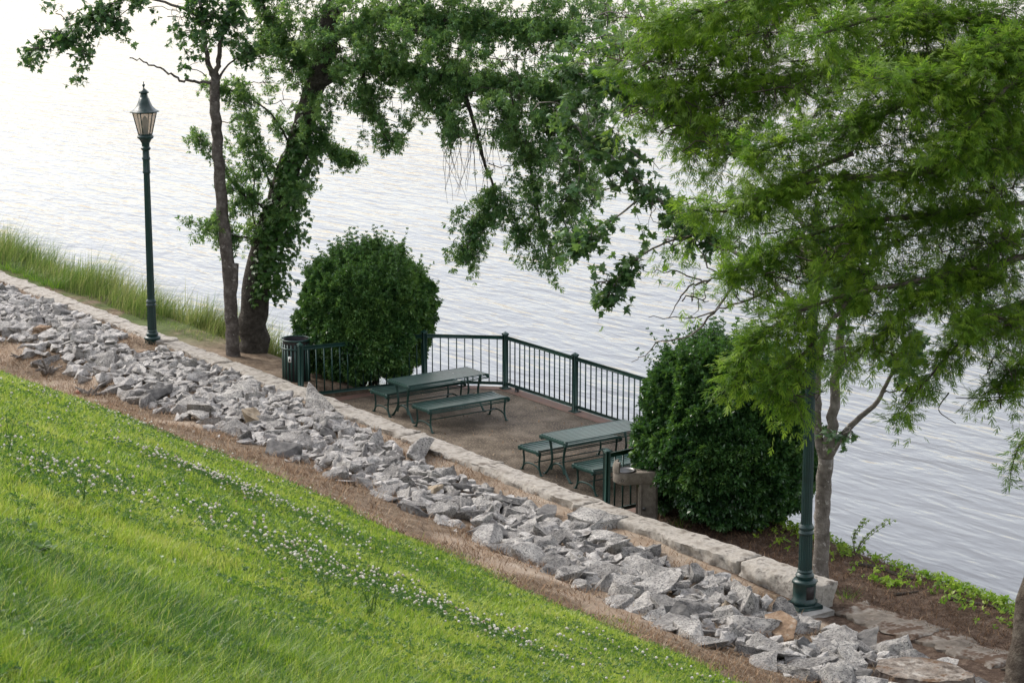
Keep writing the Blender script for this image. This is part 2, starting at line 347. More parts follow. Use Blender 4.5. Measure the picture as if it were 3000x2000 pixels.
def brick_mat():
    m, nt, N, L, B = newmat('brick_border')
    tc = N.new('ShaderNodeTexCoord'); br = N.new('ShaderNodeTexBrick'); L.new(tc.outputs['Object'], br.inputs['Vector'])
    br.inputs['Color1'].default_value = (.20, .085, .06, 1); br.inputs['Color2'].default_value = (.13, .06, .045, 1); br.inputs['Mortar'].default_value = (.10, .085, .07, 1)
    br.inputs['Scale'].default_value = 1.0; br.inputs['Brick Width'].default_value = .2; br.inputs['Row Height'].default_value = .1; br.inputs['Mortar Size'].default_value = .008
    n = noise(N, L, tc.outputs['Object'], 3, 6); c = mixc(N, L, br.outputs[0], (.10, .075, .055), n.outputs[0]); L.new(c, B.inputs['Base Color']); B.inputs['Roughness'].default_value = .85
    return m
dko = tag(poly_prism(MB(), [(-t, -s) for t, s in dk], -3.5, 0).build('deck', agg_mat()), kind='structure')
inner = [(11.45, -.02), (11.45, -2.68), (10.38, -3.82), (3.32, -3.82), (2.25, -2.68), (2.25, -.02)]
bm_ = MB()
out_ = [(11.72, -.02), (11.72, -2.78), (10.48, -4.12), (3.22, -4.12), (1.98, -2.78), (1.98, -.02)]
for k in range(5):
    q = [out_[k], out_[k+1], inner[k+1], inner[k]]
    bm_.add([(-t, -s, .004) for t, s in q], [[0, 1, 2, 3]])
bo = tag(bm_.build('brick_path', brick_mat()), kind='structure')

# ------------------------------------------------------------------ low stone wall of capstones
def rough_slab(l, w_, h, seed, edge=.085, res=.06):
    bm = bmesh.new(); bmesh.ops.create_cube(bm, size=1)
    for v in bm.verts: v.co = Vector((v.co.x*l, v.co.y*w_, v.co.z*h))
    for ax, cuts in ((0, int(l/res)), (1, max(3, int(w_/res))), (2, max(2, int(h/res)))):
        es = [e for e in bm.edges if abs((e.verts[0].co-e.verts[1].co).normalized()[ax]) > .99 and e.calc_length() > res*1.1]
        if es: bmesh.ops.subdivide_edges(bm, edges=es, cuts=cuts, use_grid_fill=True)
    V = np.array([v.co for v in bm.verts]); off = np.array([seed*7.3, seed*3.1, seed*1.7])
    nx = np.stack([vn(V+off+k*31, 2.6, k, 3)-.5+.7*(vn(V+off+k*17, 9, k+3, 2)-.5) for k in range(3)], -1)
    outn = np.stack([sm(np.abs(V[:, 0]), l/2-.12, l/2)*np.sign(V[:, 0]), sm(np.abs(V[:, 1]), w_/2-.1, w_/2)*np.sign(V[:, 1]), sm(np.abs(V[:, 2]), h/2-.08, h/2)*np.sign(V[:, 2])], -1)
    corner = (np.abs(outn) > .6).sum(1) > 1
    V2 = V+nx*np.array([edge*.9, edge*2.2, edge*.55])*np.abs(outn)
    V2 = np.where(corner[:, None], V2-outn*.007*(1+3*vn(V+off, 6, 4, 2))[:, None], V2)
    for v, c in zip(bm.verts, V2): v.co = c
    me = bpy.data.meshes.new('capstone'); bm.to_mesh(me); bm.free()
    for p in me.polygons: p.use_smooth = True
    me.set_sharp_from_angle(angle=math.radians(40)); return me
wall = thing('stone_wall', 'long low wall of pale rough capstones between the granite rocks and the picnic deck', 'wall', T(0, 0, 0))
joints = [-3.3, -1.75, 1.93, 4.8, 7.35, 9.7, 12.2, 14.5, 17, 19.5, 22, 24.5, 27, 29.5, 32, 35]
def wall_s(t): return -.28*(1-sm(t, -3.2, 1.5))
for k in range(len(joints)-1):
    t0, t1 = joints[k], joints[k+1]; l = t1-t0-.004; tc_ = (t0+t1)/2
    me = rough_slab(l, .5+.05*random.uniform(-1, 1), .42 if t1 < 3 else .5, k+1); me.materials.append(M['capstone'])
    o = bpy.data.objects.new('capstone', me); COL.objects.link(o); o.parent = wall
    dy = wall_s(t1)-wall_s(t0)
    o.location = (-tc_, -((wall_s(t0)+wall_s(t1))/2+.25), .35-(.21 if t1 < 3 else .25)+random.uniform(-.012, .012)); o.rotation_euler = (0, random.uniform(-.006, .006), math.atan2(dy, t1-t0)*1.0)
for (ta, tb) in ((-3.15, -1.6), (-1.6, .4)):                  # lower course that shows under the wall's free end
    me = rough_slab(tb-ta-.02, .42, .3, int(40+ta*3)); me.materials.append(M['capstone']); o = bpy.data.objects.new('footing', me); COL.objects.link(o); o.parent = wall
    o.location = (-(ta+tb)/2, -((wall_s(ta)+wall_s(tb))/2+.24), -.2)
for k, (ta, tb, s0, wd) in enumerate(((-5.0, -3.45, -.40, .7), (-6.4, -5.0, -.5, .66), (-7.9, -6.4, -.62, .66), (-9.5, -7.9, -.75, .6))):
    me = rough_slab(tb-ta, wd, .2, 60+k, .12); me.materials.append(M['paver']); o = bpy.data.objects.new('paving_stone', me); COL.objects.link(o)
    o.location = (-(ta+tb)/2, -s0, -.085); o.rotation_euler = (0, 0, .06)
    tag(o, ['flat paving stone at ground level just past the end of the stone wall', 'flat paving stone second along from the end of the stone wall', 'flat paving stone between rocks and mulch, third from the wall end', 'flat paving stone nearest the stump and the thick trunk'][k], 'paving stone', 'flat stones continuing the line of the wall')

# ------------------------------------------------------------------ railing round the deck
RP = [(11.88, -.06), (11.5, -2.72), (10.42, -3.97), (8.05, -3.97), (5.68, -3.97), (3.3, -3.97), (2.15, -2.72), (1.98, -.12)]
rail = thing('railing', 'dark green metal railing with thin vertical balusters round the picnic deck', 'railing', T(6.85, -2, 0))
R0 = np.array(T(6.85, -2, 0))
def loc(t, s, z): return np.array(T(t, s, z))-R0
for (t, s) in RP:
    o = MB().box((0, 0, .56), (.095, .095, 1.12), 0, .008).build('post', M['green'], rail); o.location = loc(t, s, 0)
    c = MB().box((0, 0, 1.13), (.115, .115, .03), 0, .006).add([(-.05, -.05, 1.145), (.05, -.05, 1.145), (.05, .05, 1.145), (-.05, .05, 1.145), (0, 0, 1.185)], [[0, 1, 4], [1, 2, 4], [2, 3, 4], [3, 0, 4]]).build('post_cap', M['green'], o)
    MB().box((0, 0, .011), (.19, .19, .014), 0, .004).build('base_plate', M['green'], o)
for k in range(7):
    a = np.array(RP[k]); b = np.array(RP[k+1]); d = b-a; Ln = np.linalg.norm(d); ang = math.atan2(-d[1], -d[0]); mid = (a+b)/2
    for nm, z, hgt in (('top_rail', 1.06, .075), ('bottom_rail', .115, .06)):
        o = MB().box((0, 0, 0), (Ln-.1, .05, hgt), 0, .008).build(nm, M['green'], rail); o.location = loc(mid[0], mid[1], z); o.rotation_euler = (0, 0, ang)
    nb = int(round(Ln/.172)); me = None
    for q in range(1, nb):
        p = a+d*(q/nb)
        if me is None:
            o = MB().box((0, 0, .58), (.02, .02, .9)).build('baluster', M['green'], rail); me = o.data
        else:
            o = bpy.data.objects.new('baluster', me); COL.objects.link(o); o.parent = rail
        o.location = loc(p[0], p[1], 0); o.rotation_euler = (0, 0, ang)

# ------------------------------------------------------------------ picnic table and benches
def furniture(name, label, cat, L_, W, Hh, leg_r, group):
    """length runs along local x, origin on the floor at the centre"""
    root = thing(name, label, cat, (0, 0, 0), 0, group)
    m = MB(); ns = 9 if W > .6 else 6; sw = (W-.08)/ns
    for k in range(ns):
        y = -W/2+.04+sw*(k+.5); dip = 0 if W > .6 else -.018*math.cos((y/(W/2))*math.pi/2)
        m.box((0, y, Hh-.012+dip), (L_, sw*.93 if W > .6 else sw*.88, .02), 0, .004)
    for sgn in (-1, 1):
        for a in (15, 55, 95, 135, 170):                       # the rolled edge of narrow slats
            r = .045; cy = sgn*(W/2-.04); cz = Hh-.05
            m.box((0, cy+sgn*r*math.sin(math.radians(a)), cz+r*math.cos(math.radians(a))), (L_, .014, .014), 0, .003)
    m.build('tabletop' if W > .6 else 'seat', M['green_worn'], root)
    for e in (-1, 1):
        x = e*(L_/2-.02)
        ys = np.linspace(-W/2+.02, W/2-.02, 15)
        dz = -.006*np.ones(15) if W > .6 else -.018*np.cos(ys/(W/2)*math.pi/2)
        er = MB()
        er.tube(np.stack([np.full(15, x+e*.028), ys, Hh-.032+dz], -1), .03, 6, True, .55)
        for sgn in (-1, 1):                                    # scroll ends
            th = np.linspace(0, 2*math.pi, 13); er.tube(np.stack([np.full(13, x+e*.028), sgn*(W/2-.03)+.03*np.cos(th), Hh-.05+.03*np.sin(th)], -1), .016, 6)
        er.build('end_rail', M['green'], root, smooth=True, auto=50)
        xi = e*(L_/2-.10) if W > .6 else e*(L_/2-.06)
        arch_z = Hh*.36
        for sgn in (-1, 1):
            if W > .6: pts = [(xi, sgn*(W/2-.13), Hh-.05), (xi, sgn*(W/2-.17), Hh*.78), (xi, sgn*(W/2-.215), Hh*.5), (xi, sgn*(W/2-.19), Hh*.3), (xi, sgn*(W/2-.08), Hh*.1), (xi, sgn*(W/2-.01), .008)]
            else: pts = [(xi, sgn*(W/2-.05), Hh-.05), (xi, sgn*(W/2-.055), Hh*.75), (xi, sgn*(W/2-.075), Hh*.45), (xi, sgn*(W/2-.06), Hh*.22), (xi, sgn*(W/2-.015), .008)]
            P = crom(pts, 16); r = np.interp(np.linspace(0, 1, 16), [0, .4, .8, 1], [1.25, 1.0, .95, 1.15])*leg_r
            lg = MB().tube(P, r, 6, True, 1.0, math.pi/6)
            lg.box((xi, pts[-1][1]+sgn*.012, .01), (leg_r*2.6, leg_r*3, .018), 0, .004)
            lg.build('leg', M['green'], root, smooth=True, auto=45)
        yb = (W/2-.19) if W > .6 else (W/2-.06)
        th = np.linspace(math.pi, 0, 13); P = np.stack([np.full(13, xi), yb*np.cos(th), Hh*.16+(arch_z-Hh*.16)*np.sin(th)], -1)
        br = MB().tube(P, leg_r*.85, 6, True)
        if W < .6:
            for a in (-1, 0, 1): br.tube(crom([(xi, a*.03, arch_z), (xi, a*.05, arch_z+.03), (xi, a*.075, arch_z+.035)], 6), [.012, .013, .013, .012, .01, .005], 5)
        br.build('arch_brace', M['green'], root, smooth=True, auto=45)
    st = MB(); st.tube([(-(L_/2-.12), 0, arch_z+.01), (0, 0, arch_z+.01), (L_/2-.12, 0, arch_z+.01)], .011, 8)
    st.build('stretcher', M['green'], root, smooth=True)
    return root
tb = furniture('picnic_table', 'green slatted metal picnic table fully in view, farther from the drinking fountain', 'table', 1.82, .76, .74, .022, 'slatted metal picnic tables')
tb.location = T(9.47, -1.74, 0); tb.rotation_euler = (0, 0, math.pi/2)
dup(tb, T(4.38, -1.70, 0), math.pi/2, 'green slatted metal picnic table half hidden by the shrub, behind the drinking fountain')
bn = furniture('park_bench', 'backless green slatted bench on the open river-walk side of the far picnic table', 'bench', 1.80, .60, .46, .019, 'backless slatted benches')
bn['label'] = 'backless green bench on the near side of the farther picnic table, fully in view'
bn.location = T(8.54, -1.65, 0); bn.rotation_euler = (0, 0, math.pi/2)
dup(bn, T(10.03, -1.64, 0), math.pi/2, 'backless green slatted bench behind the farther picnic table, next to the far shrub')
dup(bn, T(4.95, -1.58, 0), math.pi/2, 'backless green slatted bench behind the nearer picnic table, its far end on open deck')
dup(bn, T(3.42, -1.62, 0), math.pi/2, 'backless green slatted bench seen through the railing beside the drinking fountain')
sc_ = tag(MB().box((0, 0, .001), (.035, .02, .002)).build('paper_scrap', M['white']), 'small white scrap of paper lying on the far picnic table top', 'paper'); sc_.location = T(9.5, -2.1, .7395); sc_.rotation_euler = (0, 0, .5)

# ------------------------------------------------------------------ trash can, fountain, junction box
tc_loc = T(12.62, -.38, .12)
can = thing('trash_can', 'round black trash can in a green slatted steel frame behind the railing post', 'trash can', tc_loc)
MB().lathe([(.22, .0), (.24, .02), (.25, .5), (.26, .93), (.262, .955), (.245, .96), (.235, .9), (.23, .7)], 32, cap=False).add(*[[(0.23*math.cos(a), .23*math.sin(a), .7) for a in np.arange(32)*math.pi/16], [list(range(32))]]).build('liner', M['black'], can, smooth=True, auto=40)
MB().lathe([(.05, .76), (.20, .77), (.232, .82), (.238, .85)], 28).build('bag', M['blue'], can, smooth=True)
m = MB()
for k in range(22):
    a = k*2*math.pi/22
    m.box((.278*math.cos(a), .278*math.sin(a), .46), (.008, .036, .86), a)
m.build('slat', M['green'], can)
for z in (.06, .80, .965):
    th = np.linspace(0, 2*math.pi, 37); MB().tube(np.stack([.285*np.cos(th), .285*np.sin(th), np.full(37, z)], -1), .016, 8, False).build('ring', M['green'], can, smooth=True)
d_ = (CAM-tc_loc)[:2]; a_c = math.atan2(d_[1], d_[0])-.45
stk = MB().box((.292*math.cos(a_c), .292*math.sin(a_c), .6), (.004, .07, .12), a_c).build('sticker', M['white'], can)
MB().box((.2955*math.cos(a_c), .2955*math.sin(a_c), .59), (.002, .03, .05), a_c).build('mark', M['black'], stk)

F0 = T(1.42, -.42, 0)
fo = thing('drinking_fountain', 'pebbled concrete drinking fountain with a round steel bowl beside the near shrub', 'fountain', F0, math.atan2(RGT[1], RGT[0])+.12)
fm = MB()
fm.box((.07, 0, .36), (.31, .33, .72), 0, .035).build('pedestal', M['pebble'], fo, smooth=True, auto=35)
fm = MB()
pr = []
for (x, hw) in ((-.52, .0),):
    pass
arm = MB(); n = 20; th = np.linspace(math.pi/2, 3*math.pi/2, n)
outl = [(.24, -.165), (.24, .165), (-.14, .15)]+[(-.30+.185*math.cos(a), .185*math.sin(a)) for a in th]+[(-.14, -.15)]
no = len(outl); zs = [(.70, .86), (.735, 1.0), (.865, 1.0), (.895, .965)]
vv = []
for z, k in zs: vv += [(-.05+(x+.05)*k, y*k, z) for x, y in outl]
ff = [[r*no+i, r*no+(i+1) % no, (r+1)*no+(i+1) % no, (r+1)*no+i][::-1] for r in range(3) for i in range(no)]
arm.add(vv, ff); n0 = 0
arm.c.append((np.zeros((0, 3)), np.array([[i for i in range(no)], [3*no+i for i in range(no-1, -1, -1)]]), np.zeros(0)))
arm.build('arm', M['pebble'], fo, smooth=True, auto=35)
MB().lathe([(.175, .897), (.18, .915), (.165, .92), (.155, .905), (.11, .899), (.02, .898)], 28, (-.30, 0, 0)).build('bowl', M['steel'], fo, smooth=True, auto=50)
hd = MB(); th = np.linspace(math.pi*.72, math.pi*1.28, 13)
hv = []
for z, r, tk in ((.895, .188, .045), (.97, .19, .05), (1.03, .175, .05), (1.06, .15, .04)):
    hv += [(-.30+r*math.cos(a), r*math.sin(a), z-.0*abs(a-math.pi)) for a in th]+[(-.30+(r-tk)*math.cos(a), (r-tk)*math.sin(a), z) for a in th[::-1]]
hf = [[r*26+i, r*26+(i+1) % 26, (r+1)*26+(i+1) % 26, (r+1)*26+i][::-1] for r in range(3) for i in range(26)]
hd.add(hv, hf); hd.c.append((np.zeros((0, 3)), np.array([[3*26+i for i in range(25, -1, -1)]]), np.zeros(0)))
hd.build('splash_hood', M['pebble'], fo, smooth=True, auto=40)
MB().tube(crom([(-.41, 0, .91), (-.405, 0, .955), (-.38, 0, .975), (-.36, 0, .965)], 8), .011, 8).build('spout', M['steel'], fo, smooth=True)
MB().lathe([(.03, 0), (.03, .006), (.022, .01)], 20).build('button', M['steel'], fo).matrix_local = Matrix.Translation((.0, -.166, .30)) @ Matrix.Rotation(math.pi/2, 4, 'X')
th = np.linspace(0, 2*math.pi, 19); MB().tube(np.stack([-.36+.022*np.cos(th), -.178+0*th, .79+.022*np.sin(th)], -1), .004, 6, False).build('push_ring', M['black'], fo)
jb = thing('junction_box', 'small grey metal utility box on the deck edge under the railing', 'box', T(10.05, -4.0, 0))
MB().box((0, 0, .055), (.08, .06, .11), .7, .006).build('housing', M['steel'], jb); MB().box((0, 0, .117), (.09, .07, .012), .7, .003).build('lid', M['concrete'], jb)

# ------------------------------------------------------------------ street lamps
def lamp(label, loc_, rz):
    r = thing('street_lamp', label, 'street lamp', loc_, rz, 'green fluted lamp posts')
    o8 = math.pi/8
    MB().box((0, 0, .03), (.40, .40, .06), 0, .01).build('base_plate', M['lampgreen'], r)
    ped = MB().lathe([(.19, .06), (.19, .11), (.165, .14), (.165, .35), (.19, .38), (.182, .405), (.14, .43)], 8, phase=o8).build('pedestal', M['lampgreen'], r)
    MB().box((.155, 0, .25), (.012, .12, .19)).build('hatch', M['black'], ped)  # black panel stands in for the dark inside of the open hatch
    bs = MB().lathe([(.118, .43), (.13, .45), (.135, .48), (.118, .51), (.105, .52), (.114, .54), (.10, .565)], 32)
    bs.lathe([(.098, .565), (.096, .75), (.092, 1.08)], 96, flute=16, fd=.09)
    bs.lathe([(.094, 1.08), (.106, 1.09), (.112, 1.11), (.10, 1.135), (.095, 1.15), (.108, 1.17), (.112, 1.19), (.10, 1.215), (.088, 1.235)], 32)
    bs.build('post_base', M['lampgreen'], r, smooth=True, auto=35)
    sh = MB().lathe([(.080, 1.235), (.076, 2.4), (.070, 3.3), (.066, 3.95)], 96, flute=16, fd=.09)
    sh.build('shaft', M['lampgreen'], r, smooth=True, auto=35)
    ck = MB().lathe([(.068, 3.95), (.085, 3.97), (.085, 4.0), (.076, 4.02), (.074, 4.24), (.09, 4.26), (.09, 4.285), (.074, 4.31), (.07, 4.44), (.10, 4.47), (.105, 4.5), (.08, 4.53), (.085, 4.6), (.13, 4.68), (.17, 4.71), (.178, 4.74), (.16, 4.77), (.12, 4.785)], 32)
    ck.build('collar', M['lampgreen'], r, smooth=True, auto=35)
    lan = bpy.data.objects.new('lantern', None); COL.objects.link(lan); lan.parent = r; lan.location = (0, 0, 4.78)
    cg = MB(); zb, zt, rb, rt = .0, .475, .14, .255
    for k in range(6):
        a = k*math.pi/3
        cg.tube([(rb*math.cos(a), rb*math.sin(a), zb), (rt*math.cos(a), rt*math.sin(a), zt)], .012, 6)
        b = a+math.pi/3
        for rr, zz, q in ((rb, zb+.005, .014), (rt, zt, .014)):
            cg.tube([(rr*math.cos(a), rr*math.sin(a), zz), (rr*math.cos(b), rr*math.sin(b), zz)], q, 6)
    cg.lathe([(.13, -.002), (.135, .012), (.09, .02)], 6)
    cg.build('cage', M['lampgreen'], lan)
    for k in range(6):
        a = k*math.pi/3; b = a+math.pi/3; q = .985
        v = [(rb*q*math.cos(a), rb*q*math.sin(a), zb+.01), (rb*q*math.cos(b), rb*q*math.sin(b), zb+.01), (rt*q*math.cos(b), rt*q*math.sin(b), zt-.01), (rt*q*math.cos(a), rt*q*math.sin(a), zt-.01)]
        MB().add(v, [[0, 1, 2, 3]]).build('glass_pane', M['glass'], lan)
    MB().lathe([(.315, .475), (.318, .49), (.295, .502), (.235, .535), (.175, .60), (.135, .68), (.105, .77), (.095, .775), (.085, .80), (.075, .85), (.075, .875)], 6).build('roof', M['lampgreen'], lan)
    MB().lathe([(.105, .875), (.11, .895), (.06, .945), (.012, .985)], 6).build('roof_cap', M['lampgreen'], lan)
    MB().lathe([(.012, .985), (.014, 1.01), (.028, 1.035), (.032, 1.06), (.014, 1.065), (.009, 1.08), (.009, 1.105), (.013, 1.115), (.0, 1.125)], 12).build('finial', M['lampgreen'], lan, smooth=True)
    MB().lathe([(.055, .02), (.06, .1), (.045, .13), (.04, .17)], 16).build('socket', M['lampgreen'], lan, smooth=True, auto=40)
    MB().lathe([(.045, .17), (.062, .22), (.065, .30), (.05, .35), (.03, .37), (.022, .39), (.0, .4)], 18).build('bulb', M['bulb'], lan, smooth=True)
    return r
def glass(name, col, alpha):
    m, nt, N, L, B = newmat(name)
    tr = N.new('ShaderNodeBsdfTransparent'); tr.inputs[0].default_value = (*col, 1)
    mx = N.new('ShaderNodeMixShader'); mx.inputs[0].default_value = alpha
    B.inputs['Base Color'].default_value = (.55, .5, .45, 1); B.inputs['Roughness'].default_value = .25
    L.new(tr.outputs[0], mx.inputs[1]); L.new(B.outputs[0], mx.inputs[2]); L.new(mx.outputs[0], N['Material Output'].inputs[0]); return m
M['glass'] = glass('lantern_glass', (.82, .74, .67), .4); M['bulb'] = surf('bulb_glass', [(.3, (.4, .4, .4)), (.7, (.5, .5, .5))], 5, 3, .2)
lamp('green fluted lamp post with its glass lantern clear against the open river', T(17.36, .5, .0), .25)
lamp('green fluted lamp post with open octagonal base beside the end of the stone wall', T(-3.2, .28, .04), -.2)
pad = tag(MB().box((0, 0, -.03), (.62, .56, .12), .02, .012).build('concrete_pad', M['concrete']), 'small square concrete pad under the lamp post at the wall end', 'slab'); pad.location = T(-3.22, .27, 0)

# ------------------------------------------------------------------ leaf scattering
def leaf_quad(l=1.0, wd=.36, obov=.62, fold=.05):
    v = [(0, 0, 0), (-wd/2, obov*l, fold), (0, l, -.08*l), (wd/2, obov*l, fold)]
    return np.array(v), [[0, 3, 2, 1]]
def sprig(nl, base, tilt, l0=.55, l1=1.0, seed=0, axis_len=.5):
    r = np.random.default_rng(seed); V = []; F = []; n0 = 0
    bv, bf = base; bf = np.array(bf)
    for k in range(nl):
        a = k*2.4+r.uniform(-.3, .3); th = r.uniform(*tilt); l = r.uniform(l0, l1)
        y = np.array([math.sin(th)*math.cos(a), math.cos(th), math.sin(th)*math.sin(a)])
        upv = np.array([r.normal()*.25, -.3, 1.0]); z = nrm(upv-upv.dot(y)*y); x = np.cross(y, z)
        p = np.array([0, axis_len*k/nl, 0]); V.append(p+l*(bv[:, 0:1]*x+bv[:, 1:2]*y+bv[:, 2:3]*z)); F.append(bf+n0); n0 += len(bv)
    return np.concatenate(V), np.concatenate(F)
def scatter(mb, tmpl, pos, axis, up, scale, tint):
    tv, tf = tmpl; tv = np.asarray(tv); tf = np.asarray(tf); N_ = len(pos)
    if N_ == 0: return
    y = nrm(axis); z = nrm(up-(up*y).sum(1, keepdims=True)*y); x = np.cross(y, z)
    v = pos[:, None]+scale[:, None, None]*(tv[None, :, 0:1]*x[:, None]+tv[None, :, 1:2]*y[:, None]+tv[None, :, 2:3]*z[:, None])
    f = tf[None]+(np.arange(N_)*len(tv))[:, None, None]
    mb.add(v.reshape(-1, 3), f.reshape(-1, tf.shape[1]), np.repeat(tint, len(tv)))
def maple_leaf():
    o = [(0, 0), (.22, .02), (.5, .12), (.36, .3), (.62, .55), (.3, .55), (.2, .68), (0, 1.05), (-.2, .68), (-.3, .55), (-.62, .55), (-.36, .3), (-.5, .12), (-.22, .02)]
    v = np.array([(x*.85, y, -.16*(x*x)-.22*y*y) for x, y in o]); return v, [list(range(len(o)))[::-1]]
def frond(nl=8):
    V = []; F = []
    for k in range(nl):
        y = .04+.92*k/nl; l = .125*(1-.6*(k/nl)**2)*(.65+.35*min(1, k/2))
        for sg in (-1, 1):
            n0 = len(V); V += [(0, y-.05, -.1*y*y), (sg*l, y+.055, -.1*y*y-.02), (0, y+.085, -.1*y*y)]; F.append([n0, n0+1, n0+2])
    return np.array(V), F
def cypress_spray():
    fv, ff = frond(); V = []; F = []; n0 = 0; ff = np.array(ff)
    for k in range(5):
        a = [(-1)**k*.75, .55][0]*(1-.15*k) if k < 4 else 0; l = [.55, .6, .6, .55, .7][k]; y0 = [.1, .2, .38, .5, .45][k]
        c, s_ = math.cos(a), math.sin(a); q = fv*l; q = np.stack([q[:, 0]*c+q[:, 1]*s_, -q[:, 0]*s_+q[:, 1]*c+y0, q[:, 2]-.12*q[:, 1]], -1)
        V.append(q); F.append(ff+n0); n0 += len(fv)
    return np.concatenate(V), np.concatenate(F)
TM = {}
TM['oak'] = [sprig(9, leaf_quad(), (.5, 1.35), seed=k) for k in range(4)]
TM['shrub'] = [sprig(8, leaf_quad(1, .45, .55), (.5, 1.4), seed=10+k, axis_len=.4) for k in range(4)]
TM['maple'] = [sprig(4, maple_leaf(), (.6, 1.3), .7, 1.0, seed=20+k, axis_len=.7) for k in range(4)]
TM['ivy'] = [sprig(3, maple_leaf(), (.5, 1.3), .6, 1.0, seed=30+k, axis_len=.6) for k in range(3)]
TM['cypress'] = [cypress_spray()]
TM['vine'] = [sprig(5, leaf_quad(1, .55, .5), (.7, 1.4), seed=40+k, axis_len=.4) for k in range(3)]

def foliage(mb, kind, pos, axis, up, scale, tint):
    ts = TM[kind]; pick = rng.integers(0, len(ts), len(pos))
    for k, t in enumerate(ts):
        q = pick == k; scatter(mb, t, pos[q], axis[q], up[q], scale[q], tint[q])

class Tree:
    def __init__(s, kind, sc, twig_d, leaf_gap, droop, jit, tb=.45, tv=.22, zbias=.1, fwd=.5):
        s.w = MB(); s.f = MB(); s.kind, s.sc, s.td, s.lg, s.droop, s.jit, s.tb, s.tv, s.zb, s.fw = kind, sc, twig_d, leaf_gap, droop, jit, tb, tv, zbias, fwd; s.bk, s.bl = 5.0, .45
    def limb(s, pts, r0, r1, L=0, start=.15, dens=1.0, n=None, sides=8, wob=.03, raw=False):
        P = np.array(pts, float) if raw else np.array([at(*p) for p in pts]); n = n or max(8, 5*len(P)); C = crom(P, n)
        C[1:-1] += rng.normal(0, wob*min(1, r0*8), (n-2, 3))*.5
        rr = r0+(r1-r0)*np.linspace(0, 1, n)**.8; rr = rr*(1+.028*(vn(np.linspace(0, n*.35, n)[:, None]*np.array([[1.0, .3, .1]])+rng.uniform(0, 50), 1.0, 1, 2)-.5)*2*(r0 > .03))
        s.w.tube(C, np.maximum(rr, .003), sides)
        if L: s.twigs(C, L, start, dens)
        return C
    def twigs(s, C, L, start=.1, dens=1.0):
        seg = np.linalg.norm(np.diff(C, axis=0), axis=1); tot = seg.sum(); cum = np.concatenate([[0], np.cumsum(seg)])/max(tot, 1e-6)
        nt_ = max(4, int(tot*s.td*dens)+3)
        u = np.concatenate([rng.uniform(start, 1, nt_), np.ones(3)])
        o = np.stack([np.interp(u, cum, C[:, k]) for k in range(3)], -1)
        tg = nrm(C[-1]-C[0]); rd = rng.normal(size=(len(u), 3)); rd[:, 2] *= .55
        d = nrm(nrm(rd)+tg*s.fw+np.array([0, 0, s.zb])); l = L*rng.uniform(.35, 1.05, len(u))*(1-.35*u)
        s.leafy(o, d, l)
    def leafy(s, o, d, l):
        clump = rng.normal(0, s.tv*.7, len(o))
        for i in range(len(o)):
            k = np.linspace(0, 1, 5)[:, None]; P = o[i]+d[i]*l[i]*k+np.array([0, 0, -1])*s.droop*l[i]*k**2; P[1:] += rng.normal(0, .03*l[i], (4, 3))
            s.w.tube(P, np.linspace(.009, .003, 5)*min(1.4, max(.5, l[i])), 3, False)
            m = max(3, int(l[i]/s.lg)); uu = rng.uniform(.12, 1.0, m)
            pp = np.stack([np.interp(uu, k[:, 0], P[:, q]) for q in range(3)], -1)+rng.normal(0, s.jit, (m, 3))
            ax = d[i]*.7+rng.normal(0, .55, (m, 3))*np.array([1, 1, .6])+np.array([0, 0, -s.droop*.8+.15])
            up = np.array([0, 0, 1.0])+rng.normal(0, .35, (m, 3))
            foliage(s.f, s.kind, pp, ax, up, s.sc*rng.uniform(.7, 1.25, m), np.clip(s.tb+clump[i]+rng.normal(0, s.tv*.6, m)+.38*(uu-.62), 0, 1))  # tint rises towards tips: lit tips and shaded inside painted in, with new growth
    def blob(s, px, py, Y, rx, ry, dens=1.0):
        sc_ = (Y*CP+2)/FPX; ax_, az_ = rx*sc_, ry*sc_; ay_ = (ax_+az_)*.6
        C = crom(np.array([at(px-rx*.8, py+rng.uniform(-5, 5), Y+rng.uniform(-.3, .3)), at(px, py-.1*ry, Y), at(px+rx*.8, py+rng.uniform(-5, 5), Y+rng.uniform(-.3, .3))]), 9)
        s.w.tube(C+np.sin(np.linspace(0, 5, 9))[:, None]*rng.normal(0, .09, 3)+rng.normal(0, .02, (9, 3)), np.linspace(.010, .005, 9), 4, False)
        n = max(4, int(math.pi*ax_*az_*s.bk*dens)); q = nrm(rng.normal(size=(n, 3)))*rng.random((n, 1))**.45*.82
        o = at(px, py, Y)+(q[:, :1]*ax_)*RGT+(q[:, 1:2]*ay_)*FWD+(q[:, 2:]*az_)*np.array([0, 0, 1.0])
        j = np.argmin(((o[:, None]-C[None])**2).sum(-1), axis=1)
        for i in range(n):
            s.w.tube(np.array([C[j[i]], (C[j[i]]+o[i])/2+rng.normal(0, .04, 3), o[i]]), [.009, .007, .005], 3, False)
        d = nrm(nrm(o-C[j]+1e-3)*.8+rng.normal(0, .6, (n, 3))*np.array([1, 1, .6])+np.array([0, 0, s.zb]))
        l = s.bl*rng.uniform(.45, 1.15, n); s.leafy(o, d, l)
    def done(s, name, label, base, wmat, fmat, group=None):
        r = thing(name, label, 'tree' if 'tree' in name or name in ('oak', 'maple') else 'shrub', base, 0, group)
        s.w.build('trunk', wmat, r, True, base); 
        if s.f.n: s.f.build('crown', fmat, r, False, base)
        return r

